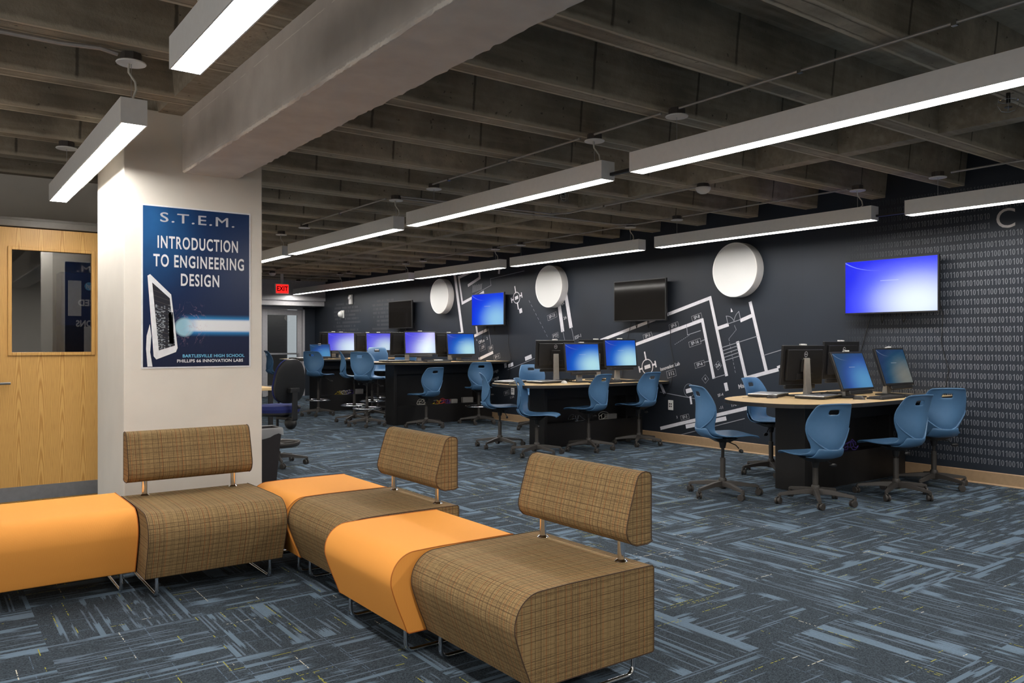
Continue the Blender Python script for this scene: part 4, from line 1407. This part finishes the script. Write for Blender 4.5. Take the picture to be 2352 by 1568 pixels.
def chair(px, py, seat, view, label, high=False, spin=None, group=None):
    """px,py: foot of the column in the photo; seat height; view: heading in degrees clockwise from straight away from the camera"""
    p = pt(px, py, z=0)
    ray = math.atan2(p.x, p.y)                      # heading of the line of sight, clockwise from +y
    rz = -(ray + math.radians(view))
    g = group or ('blue drafting stools at the high tables' if high else 'blue shell chairs on castors')
    if high not in PROTO:
        PROTO[high] = proto_chair(high); o = PROTO[high]
        o.location = (p.x, p.y, 0); o.rotation_euler = (0, 0, rz); o['label'] = label; o['group'] = g
    else:
        o = dup(PROTO[high], (p.x, p.y, 0), rz, label, g)
    for n in ('seat_shell', 'tilt_mechanism', 'height_lever', 'gas_piston'):
        kid(o, n).location.z = seat
    kid(o, 'star_base').rotation_euler.z = random.uniform(0, 2) if spin is None else math.radians(spin)
    return o


chair(1660, 1136, .52, 67, 'blue chair in profile at the tip of the nearest table, facing right', spin=10)
chair(1771, 1087, .53, 118, 'blue chair half hidden behind the black end panel of the nearest table', spin=40)
chair(1873, 1155, .405, -38, 'blue chair seen from behind, nearest the camera at the nearest table', spin=22)
chair(2058, 1138, .455, -52, 'blue chair at the nearest table, second from the right, seat pointing left', spin=60)
chair(2145, 1116, .485, -28, 'rightmost blue chair, in front of the binary digits', spin=5)
chair(1148, 1026, .51, 84, 'blue chair at the tip of the middle table, seat pointing right', spin=33)
chair(1233, 1045, .475, 100, 'blue chair in front of the black end panel of the middle table', spin=50)
chair(1352, 1033, .51, -55, 'blue chair at the middle table below the left lit monitor', spin=15)
chair(1467, 1020, .515, -50, 'blue chair at the middle table nearest the wall', spin=70)
chair(1228, 985, .55, 165, 'blue chair behind the middle table, back showing above closed laptops', spin=20)
chair(1345, 978, .53, 172, 'blue chair mostly hidden behind the middle table monitors', spin=20)
chair(979, 981, .51, -38, 'blue chair with low seat in front of the high table', spin=5)
HS = True
chair(1100, 972, .575, -10, 'blue stool with foot ring at the wall end of the high table', HS, 30)
chair(843, 978, .745, 30, 'blue high stool in front, between the two high tables', HS, 12)
chair(814, 969, .755, 88, 'blue high stool in profile, left of the front high stool', HS, 45)
chair(855, 957, .70, 140, 'blue high stool partly behind the front high stool, facing right', HS, 25)
tagged = chair(868, 946, .80, 175, 'blue high stool with a white tag, in front of a lit monitor', HS, 25)
chair(925, 953, .77, -160, 'blue high stool behind the black monitor of the nearer high table', HS, 25)
chair(731, 954, .735, 32, 'blue high stool at the far high table, beside the tilted screen', HS, 8)
chair(640, 944, .735, 78, 'blue high stool at far left, beside the column and glass door', HS, 8)
MB().box(-.035, .035, -.224, -.220, 1.160, 1.184).build('paper_tag', M['paper'], tagged)

# ------------------------------------------------------------------ tables against the printed wall
def table(yc, top, lb, xtip=5.65, hw=.60, xp=6.18, pw=.30, mid=.30):
    r = thing('computer_table', lb, 'table', (0, yc, 0), 0, 'black wall tables with pale rounded tops')
    out = []
    a = .85
    xc = xtip + a
    xe = XW - .004
    out.append((xe, -hw)); 
    pts = [(xe, hw), ]
    for i in range(25):
        t = PI / 2 + PI * i / 24
        cx, sx = math.cos(t), math.sin(t)
        e = 2 / 2.5
        pts.append((xc + a * (abs(cx) ** e) * (1 if cx > 0 else -1), hw * (abs(sx) ** e) * (1 if sx > 0 else -1)))
    pts.append((xe, -hw))
    MB().prism(pts, top - .034, top - .0012, 'XY').build('table_edge', M['table_edge'], r)
    ins = [(x if x > xe - .01 else x + .0035 * (1 if x < xc else 0), y * (1 - .0035 / hw)) for x, y in pts]
    MB().prism(ins, top - .0012, top, 'XY').build('table_top', M['maple'], r)
    zt = top - .034
    MB().box(xp, xp + .05, -pw / 2, pw / 2, 0, zt).build('end_panel', M['black_laminate'], r, bevel=.003)
    MB().box(xp + .05, XW - .026, -.02, .02, 0, zt).build('centre_panel', M['black_laminate'], r)
    MB().box(xp + .05, XW - .026, -pw / 2 + .01, -.02, 0, mid).box(xp + .05, XW - .026, .02, pw / 2 - .01, 0, mid).build('base_cabinet', M['black_laminate'], r)
    MB().box(xp + .05, XW - .026, -pw / 2 + .01, -pw / 2 + .03, zt - .16, zt).box(xp + .05, XW - .026, pw / 2 - .03, pw / 2 - .01, zt - .16, zt).build('apron', M['black_laminate'], r)
    MB().box(XW - .35, XW - .32, -pw / 2, pw / 2, mid, zt - .16).build('inner_post', M['black_laminate'], r)
    return r


T1, T2, T3, T4 = 4.25, 7.86, 11.42, 14.62
table(T1, .80, 'nearest black table with a pale rounded top, two screens facing out')
table(T2, .80, 'middle black table with a pale rounded top, second from the right')
table(T3, 1.0, 'nearer of the two high black tables, black end panel facing left', hw=.62, xp=6.01)
table(T4, 1.0, 'far high black table in front of the glass door', xtip=5.45, hw=.62, xp=6.08, pw=.46)

# things stowed in the open shelf of the tables: power bricks and loops of cable
def loops(x, y, z_, mat, lb, n=3, s=.055):
    rnd = random.Random(int(x * 100 + y * 10))
    ph = [rnd.uniform(0, 6.3) for _ in range(6)]
    path = []
    for i in range(n * 16):
        a = 2 * PI * i / 16
        g = s * (.75 + .35 * math.sin(i * .31 + ph[0]))
        path.append((x + g * 1.5 * math.cos(a) + .05 * math.sin(i * .17 + ph[1]) + .02 * math.sin(i * .9 + ph[2]), y + .025 * math.sin(a * .45 + ph[3]),
                     max(z_ + .006, z_ + s * .7 + g * .8 * math.sin(a + .6 * math.sin(i * .23 + ph[4])) + .015 * math.sin(i * 1.1 + ph[5]))))
    o = MB().tube(path, .0032, 6).build('cable_coil', M[mat], smooth=True)
    tag(o, lb, 'cable', 'cables in the table shelves')


def brick(x, y, z_, w, h, mat, lb):
    r = thing('power_brick', lb, 'power supply', (x, y, z_), random.uniform(-.1, .1), 'boxes in the table shelves')
    MB().box(-w / 2, w / 2, -.035, .035, 0, h).build('case', M[mat], r, bevel=.006)
    MB().tube([(w / 2, 0, h * .5), (w / 2 + .05, .01, h * .6), (w / 2 + .07, 0, h * .9)], .004, 6).build('lead', M['cable_black'], r)


yf3, yf2, yf1, yf4 = T3 - .09, T2 - .09, T1 - .09, T4 - .12
loops(6.95, yf3, .30, 'red_cable', 'red cable loops in the shelf of the nearer high table')
loops(6.83, yf3 - .03, .30, 'yellow_cable', 'yellow cable loops in the shelf of the nearer high table', 2, .05)
loops(6.98, yf3 - .03, .30, 'purple_cable', 'purple cable loops in the shelf of the nearer high table', 2, .04)
brick(7.15, yf3, .30, .12, .07, 'silver', 'pale power brick beside red cables in the high table shelf')
brick(7.42, yf3, .30, .20, .09, 'silver', 'longer pale power brick at the wall end of the high table shelf')
MBX = [(6.56, yf3, .30, 'cable_white', 'white cable loop left in the shelf of the nearer high table'), (6.75, yf2, .30, 'chrome', 'shiny bundled leads in the shelf of the middle table, left'), (7.25, yf2, .30, 'cable_white', 'white cable loops in the middle table shelf beneath the wall-side chair'),
       (6.55, yf4, .30, 'yellow_cable', 'yellow cable loops under the far high table'), (6.75, yf4, .30, 'purple_cable', 'purple cable loops under the far high table'), (6.65, yf4 - .03, .30, 'cable_white', 'grey-white cable loops under the far high table'), (7.0, yf1, .30, 'purple_cable', 'blue cable loops in the shelf of the nearest table')]
for a in MBX: loops(*a)
brick(7.35, yf2, .30, .17, .07, 'silver', 'grey power brick in the shelf of the middle table')
brick(6.95, yf4, .30, .17, .10, 'silver', 'grey power brick under the far high table')

# ------------------------------------------------------------------ monitors
def proto_monitor(scr):
    r = thing('computer_monitor', 'x', 'monitor', (0, 0, 0))
    w, h = .53, .37
    MB().box(-.12, .12, -.10, .10, 0, .014).build('stand_foot', M['black_plastic'], r, bevel=.006)
    MB().prism([(.02, .012), (.075, .012), (.060, .12), (.045, .36), (.025, .36), (.03, .12)], -.035, .035, 'YZ').build('stand_neck', M['silver'], r, bevel=.004)
    hs = MB().box(-w / 2, w / 2, -.022, .004, -h / 2, h / 2).taper((-w * .42, w * .42, .004, .03), (-w * .42, w * .42, .004, .03), -h * .38, h * .40).box(-.06, .06, .028, .048, -.06, .06)
    hs.box(-.10, .10, .028, .038, -h * .36, -h * .2)
    hs = hs.build('display_housing', M['black_plastic'], r, bevel=.004)
    bz = .017
    MB().add([(-w / 2 + bz, -.0226, -h / 2 + bz + .004), (w / 2 - bz, -.0226, -h / 2 + bz + .004), (w / 2 - bz, -.0226, h / 2 - bz), (-w / 2 + bz, -.0226, h / 2 - bz)], [(0, 1, 2, 3)], [[(0, 0), (1, 0), (1, 1), (0, 1)]]).build('screen', scr, hs, fix=False)
    MB().box(-.035, .035, -.03, .0, h / 2, h / 2 + .012).build('webcam_clip', M['white_plastic'], hs, bevel=.002)
    MB().box(-.19, .19, -.035, -.005, -h / 2 - .04, -h / 2 - .004).build('sound_bar', M['black_plastic'], hs, bevel=.006)
    b = MB()
    n = 28
    vs = []
    for rr in (.027, .022):
        vs += [(rr * .78 * math.cos(2 * PI * i / n), .0312, .105 + rr * math.sin(2 * PI * i / n)) for i in range(n)]
    b.add(vs, [(i, (i + 1) % n, n + (i + 1) % n, n + i) for i in range(n)])
    tv_, tf = text_mesh('DELL', .0155, .8, .0006)
    b.add([(-u, .0312, .105 + v) for u, v, _ in tv_], tf)
    b.build('emblem', M['logo_print'], hs, fix=False)
    return r


MP = {}


def monitor(x, y, top, lift, tilt, yaw, scr, label):
    """yaw 0: screen looks towards -y; lift: centre of the display above the table"""
    if scr not in MP:
        MP[scr] = proto_monitor(M[scr]); o = MP[scr]
        o.location = (x, y, top); o.rotation_euler = (0, 0, math.radians(yaw)); o['label'] = label
    else:
        o = dup(MP[scr], (x, y, top), math.radians(yaw), label)
    o['group'] = 'monitors on the wall tables'
    hs = kid(o, 'display_housing')
    hs.location = (0, -.012, lift)
    hs.rotation_euler = (-math.radians(tilt), 0, 0)
    return o


monitor(6.90, T1 - .14, .80, .238, 20, 0, 'scr_dim', 'tilted monitor with teal-blue screen on the nearest table, left of two')
monitor(7.52, T1 - .20, .80, .27, 18, 0, 'scr_dark', 'tilted dim monitor on the nearest table, before the binary digits')
monitor(6.69, T1 + .20, .80, .293, 6, 170, 'scr_blue', 'black monitor seen from behind with pale neck, on the nearest table')
monitor(7.40, T1 + .24, .80, .33, 4, 174, 'scr_blue', 'black monitor back peeping over the tilted teal screen')
monitor(6.79, T2 - .14, .80, .315, 8, -8, 'scr_blue', 'lit blue monitor on the middle table, left of two')
monitor(7.46, T2 - .14, .80, .365, 6, -6, 'scr_blue', 'lit blue monitor on the middle table, nearer the wall')
monitor(6.64, T2 + .20, .80, .35, 6, 160, 'scr_blue', 'black monitor back on the middle table beside the left blue screen')
monitor(7.36, T2 + .20, .80, .36, 5, 168, 'scr_blue', 'black monitor back between the two blue screens of the middle table')
monitor(6.47, T3 - .15, 1.0, .30, 8, -12, 'scr_violet', 'pale violet-screened monitor on the nearer high table')
monitor(7.24, T3 - .15, 1.0, .28, 8, -4, 'scr_blue', 'blue-screened monitor on the nearer high table, below the small television')
monitor(6.42, T3 + .20, 1.0, .29, 5, 165, 'scr_violet', 'black monitor back left of the pale violet screen')
monitor(7.24, T3 + .20, 1.0, .29, 5, 168, 'scr_violet', 'black monitor back right of the pale violet screen')
monitor(6.56, T4 - .15, 1.0, .32, 5, -12, 'scr_violet', 'violet-blue monitor on the far high table, left of two')
monitor(7.36, T4 - .15, 1.0, .32, 5, -8, 'scr_violet', 'violet-blue monitor on the far high table behind the blue stools')
monitor(6.56, T4 + .20, 1.0, .33, 5, 165, 'scr_violet', 'black monitor back on the far high table nearest the glass door')
monitor(7.30, T4 + .20, 1.0, .32, 5, 165, 'scr_violet', 'black monitor back between the two far violet screens')
monitor(6.10, T4 - .22, 1.0, .205, 24, -10, 'scr_dim', 'low tilted blue screen behind the far high stool').scale = (.74, .74, .74)

# ------------------------------------------------------------------ laptops, keyboards, mice, papers on the tables
def laptop(px, py, top, yaw, lb):
    p = pt(px, py, z=top)
    r = thing('closed_laptop', lb, 'laptop', (p.x, p.y, top), math.radians(yaw), 'closed silver laptops')
    MB().box(-.20, .20, -.135, .135, .004, .020).build('laptop_base', M['black_plastic'], r, bevel=.004)
    MB().box(-.20, .20, -.135, .135, .021, .031).build('laptop_lid', M['steel'], r, bevel=.004)
    MB().box(-.16, -.12, -.1, .1, 0, .004).box(.12, .16, -.1, .1, 0, .004).build('rubber_feet', M['black_plastic'], r)


laptop(1765, 909.5, .80, 20, 'closed silver laptop at the tip of the nearest table')
laptop(1880, 914, .80, 10, 'closed silver laptop in front on the nearest table, beside the mouse')
laptop(1174, 879, .80, 25, 'closed silver laptop at the tip of the middle table')
laptop(1252, 879, .80, 8, 'closed silver laptop beside the left blue screen of the middle table')
laptop(905, 831, 1.0, 10, 'closed silver laptop on the nearer high table')
laptop(694, 824.5, 1.0, 10, 'closed silver laptop on the far high table')


def keyboard(x, y, top, yaw, lb):
    r = thing('keyboard', lb, 'keyboard', (x, y, top), math.radians(yaw), 'black keyboards on the wall tables')
    MB().taper((-.22, .22, -.075, .075), (-.218, .218, -.072, .072), 0, .016).build('keyboard_base', M['black_plastic'], r, bevel=.003)
    k = MB()
    for i in range(5):
        for j in range(20):
            x0 = -.208 + j * .0208; y0_ = -.062 + i * .0245
            k.taper((x0, x0 + .018, y0_, y0_ + .021), (x0 + .002, x0 + .016, y0_ + .003, y0_ + .019), .016, .024)
    k.build('keys', M['charcoal'], r)


keyboard(7.02, T1 - .42, .80, 4, 'black keyboard in front of the teal-blue screen, nearest table')
keyboard(7.55, T1 - .47, .80, -6, 'black keyboard in front of the dim screen, nearest table')
keyboard(6.95, T2 - .42, .80, 0, 'black keyboard in front of the left blue screen, middle table')
keyboard(7.48, T2 - .42, .80, 0, 'black keyboard in front of the wall-side screen, middle table')
keyboard(6.62, T3 - .44, 1.0, 0, 'black keyboard before the pale violet screen, high table')
keyboard(7.30, T3 - .44, 1.0, 0, 'black keyboard before the blue screen, high table')


def mouse(px, py, top, yaw, mat, lb):
    p = pt(px, py, z=top)
    r = thing('computer_mouse', lb, 'mouse', (p.x, p.y, top), math.radians(yaw), 'mice on the wall tables')
    MB().ball((0, 0, 0), .03, 1.0, 1.75, 1.15, 18, 10, 0.0).build('mouse_shell', M[mat], r, smooth=True)
    MB().box(-.003, .003, .015, .04, .028, .033).build('scroll_wheel', M['black_plastic'], r)
    MB().tube([(0, .05, .01), (.02, .12, .006), (-.02, .2, .006), (.03, .27, .006)], .002, 6).build('mouse_lead', M['cable_black'], r)


mouse(1774, 914, .80, 60, 'charcoal', 'dark mouse lying in front of the tip laptop, nearest table')
mouse(1973, 917, .80, 20, 'charcoal', 'dark mouse between laptop and keyboard on the nearest table')
mouse(1178, 883, .80, 70, 'charcoal', 'dark mouse at the tip of the middle table')
mouse(1402, 874, .80, 0, 'charcoal', 'dark mouse by the stand of the wall-side middle screen')
mouse(1296, 880, .80, 0, 'white_plastic', 'black and white mouse at the front edge of the middle table')
for (x, y, top, lb) in ((6.78, T1 + .02, .80, 'tangle of black cables between the monitors of the nearest table'), (6.62, T2 + .02, .80, 'tangle of black cables between the monitors of the middle table'), (6.8, T3 + .05, 1.0, 'tangle of black cables on the nearer high table')):
    rnd = random.Random(int(x * 1000))
    b = MB()
    for k in range(4):
        b.tube([(x + rnd.uniform(-.2, .25), y + rnd.uniform(-.12, .12), top + rnd.uniform(.005, .04)) for _ in range(9)], .0035, 6)
    tag(b.build('cable_tangle', M['cable_black']), lb, 'cable', 'cable tangles on the tables')
o = MB()
for k in range(5): o.M = Matrix.Translation((6.72 + k * .01, T3 - .30 + k * .012, 1.0 + k * .006)) @ Matrix.Rotation(k * .3, 4, 'Z'); o.box(-.09, .09, -.06, .06, 0, .006)
o.M = Matrix.Identity(4)
tag(o.build('paper_pile', M['paper']), 'small pile of white papers on the nearer high table', 'papers')

# ------------------------------------------------------------------ upholstered drafting chair, bin, desk behind the column
p = pt(637, 1067, z=0)
r = thing('office_chair', 'black and navy padded office chair right of the column', 'chair', (p.x, p.y, 0), -(math.atan2(p.x, p.y) + math.radians(-34)))
s = MB()
prof = [(1e-3, .55), (.20, .55), (.235, .565), (.245, .60), (.225, .635), (.15, .645), (1e-3, .64)]
s.lathe(prof, 28)
o = s.build('seat_cushion', M['blue_fabric'], r, smooth=True); o.scale = (1.0, .95, 1)
o = MB().lathe([(1e-3, .525), (.20, .53), (.236, .55), (.236, .567), (1e-3, .566)], 28).build('seat_pan', M['black_plastic'], r, smooth=True); o.scale = (1, .95, 1)


def pad(dy, th, mat, nm, sc_=1.0):
    b = MB(); n = 32
    rings = []
    for (k, off) in ((.80, -th / 2), (.97, -th * .3), (1.0, 0), (.97, th * .3), (.80, th / 2)):
        ring_ = []
        for i in range(n):
            a = 2 * PI * i / n
            cx, sx = math.cos(a), math.sin(a)
            hw = .205 - .045 * (sx + 1) / 2 * (1 if sx > 0 else .6)
            x = hw * abs(cx) ** .7 * (1 if cx > 0 else -1) * k * sc_
            z_ = .235 * abs(sx) ** .8 * (1 if sx > 0 else -1) * k * sc_
            ring_.append((x, dy + off + .25 * x * x + (-.12 * z_), .90 + z_))
        rings.append(ring_)
    vs = [q for g in rings for q in g]
    fs = [(j * n + i, j * n + (i + 1) % n, (j + 1) * n + (i + 1) % n, (j + 1) * n + i) for j in range(4) for i in range(n)]
    fs += [tuple(range(n))[::-1], tuple(range(4 * n, 5 * n))]
    b.add(vs, fs)
    return b.build(nm, M[mat], r, smooth=True)


pad(-.235, .05, 'black_plastic', 'back_cover', 1.0)
pad(-.20, .055, 'blue_fabric', 'back_cushion', .985)
MB().box(-.03, .03, -.325, -.30, .50, .80).box(-.055, .055, -.325, -.26, .78, .83).box(-.03, .03, -.32, -.02, .49, .525).build('back_bar', M['black_plastic'], r, bevel=.006)
k = MB().cyl((.03, -.31, .63), .022, .03, 12, 'X'); k.build('adjusting_knob', M['black_plastic'], r)
MB().ball((.0, -.24, .46), .085, .6, 1, .8).build('back_bellows', M['black_plastic'], r, smooth=True)
MB().cyl((0, 0, .13), .024, .25, 16).cyl((0, 0, .38), .015, .16, 14).build('gas_column', M['black_plastic'], r)
MB().tube([(.22 * math.cos(2 * PI * i / 36), .22 * math.sin(2 * PI * i / 36), .225) for i in range(36)], .03, 10, True, .5).build('foot_ring', M['charcoal'], r, smooth=True)
MB().box(-.2, .2, -.015, .015, .21, .235).box(-.015, .015, -.2, .2, .21, .235).build('ring_spokes', M['charcoal'], r)
star_base(r, .31)
for c in r.children:
    if c.name.startswith('star_base'): c.rotation_euler.z = math.radians(100)

p = pt(598, 1112, z=0)
r = thing('waste_bin', 'dark waste bin with clear liner beside the column', 'bin', (p.x, p.y, 0), 0)
w0, w1, H = (.115, .095), (.155, .13), .52
b = MB()
rects = [(w0, 0), (w1, H), ((w1[0] - .006, w1[1] - .006), H), ((w0[0] - .004, w0[1] - .004), .01)]
vs = [(sx * w[0], sy * w[1], z_) for w, z_ in rects for sx, sy in ((-1, -1), (1, -1), (1, 1), (-1, 1))]
fs = [(i * 4 + j, i * 4 + (j + 1) % 4, (i + 1) * 4 + (j + 1) % 4, (i + 1) * 4 + j) for i in range(3) for j in range(4)] + [(0, 3, 2, 1), (12, 13, 14, 15)]
b.add(vs, fs).build('bin_body', M['bin'], r, bevel=.006)
b = MB(); rnd = random.Random(4); n = 32
def rr(k, grow, z_):
    t = (k / n) * 4; s_ = int(t) % 4; u = t - int(t)
    cs = [(-1, -1), (1, -1), (1, 1), (-1, 1)]
    a, c = cs[s_], cs[(s_ + 1) % 4]
    return ((a[0] + (c[0] - a[0]) * u) * (w1[0] + grow), (a[1] + (c[1] - a[1]) * u) * (w1[1] + grow), z_)
rings = [[rr(k, -.010, H - .14) for k in range(n)], [rr(k, -.006, H - .02) for k in range(n)], [rr(k, .004, H + .006) for k in range(n)], [rr(k, .010, H - .01) for k in range(n)], [rr(k, .006 + rnd.uniform(0, .008), H - .035 - .05 * abs(math.sin(k * .45)) - rnd.uniform(0, .012)) for k in range(n)]]
b.add([q for g in rings for q in g], [(j * n + i, j * n + (i + 1) % n, (j + 1) * n + (i + 1) % n, (j + 1) * n + i) for j in range(4) for i in range(n)])
b.build('bin_liner', M['liner'], r, smooth=True)

r = thing('teacher_desk', 'pale wooden desk corner just showing past the column', 'desk', (3.05, 10.7, 0))
MB().box(-.72, .72, -.38, .38, .68, .715).build('desk_top', M['maple'], r, bevel=.003)
for sx in (-1, 1):
    for sy in (-1, 1): MB().box(sx * .66 - .025, sx * .66 + .025, sy * .33 - .025, sy * .33 + .025, 0, .68).build('desk_leg', M['black_laminate'], r)
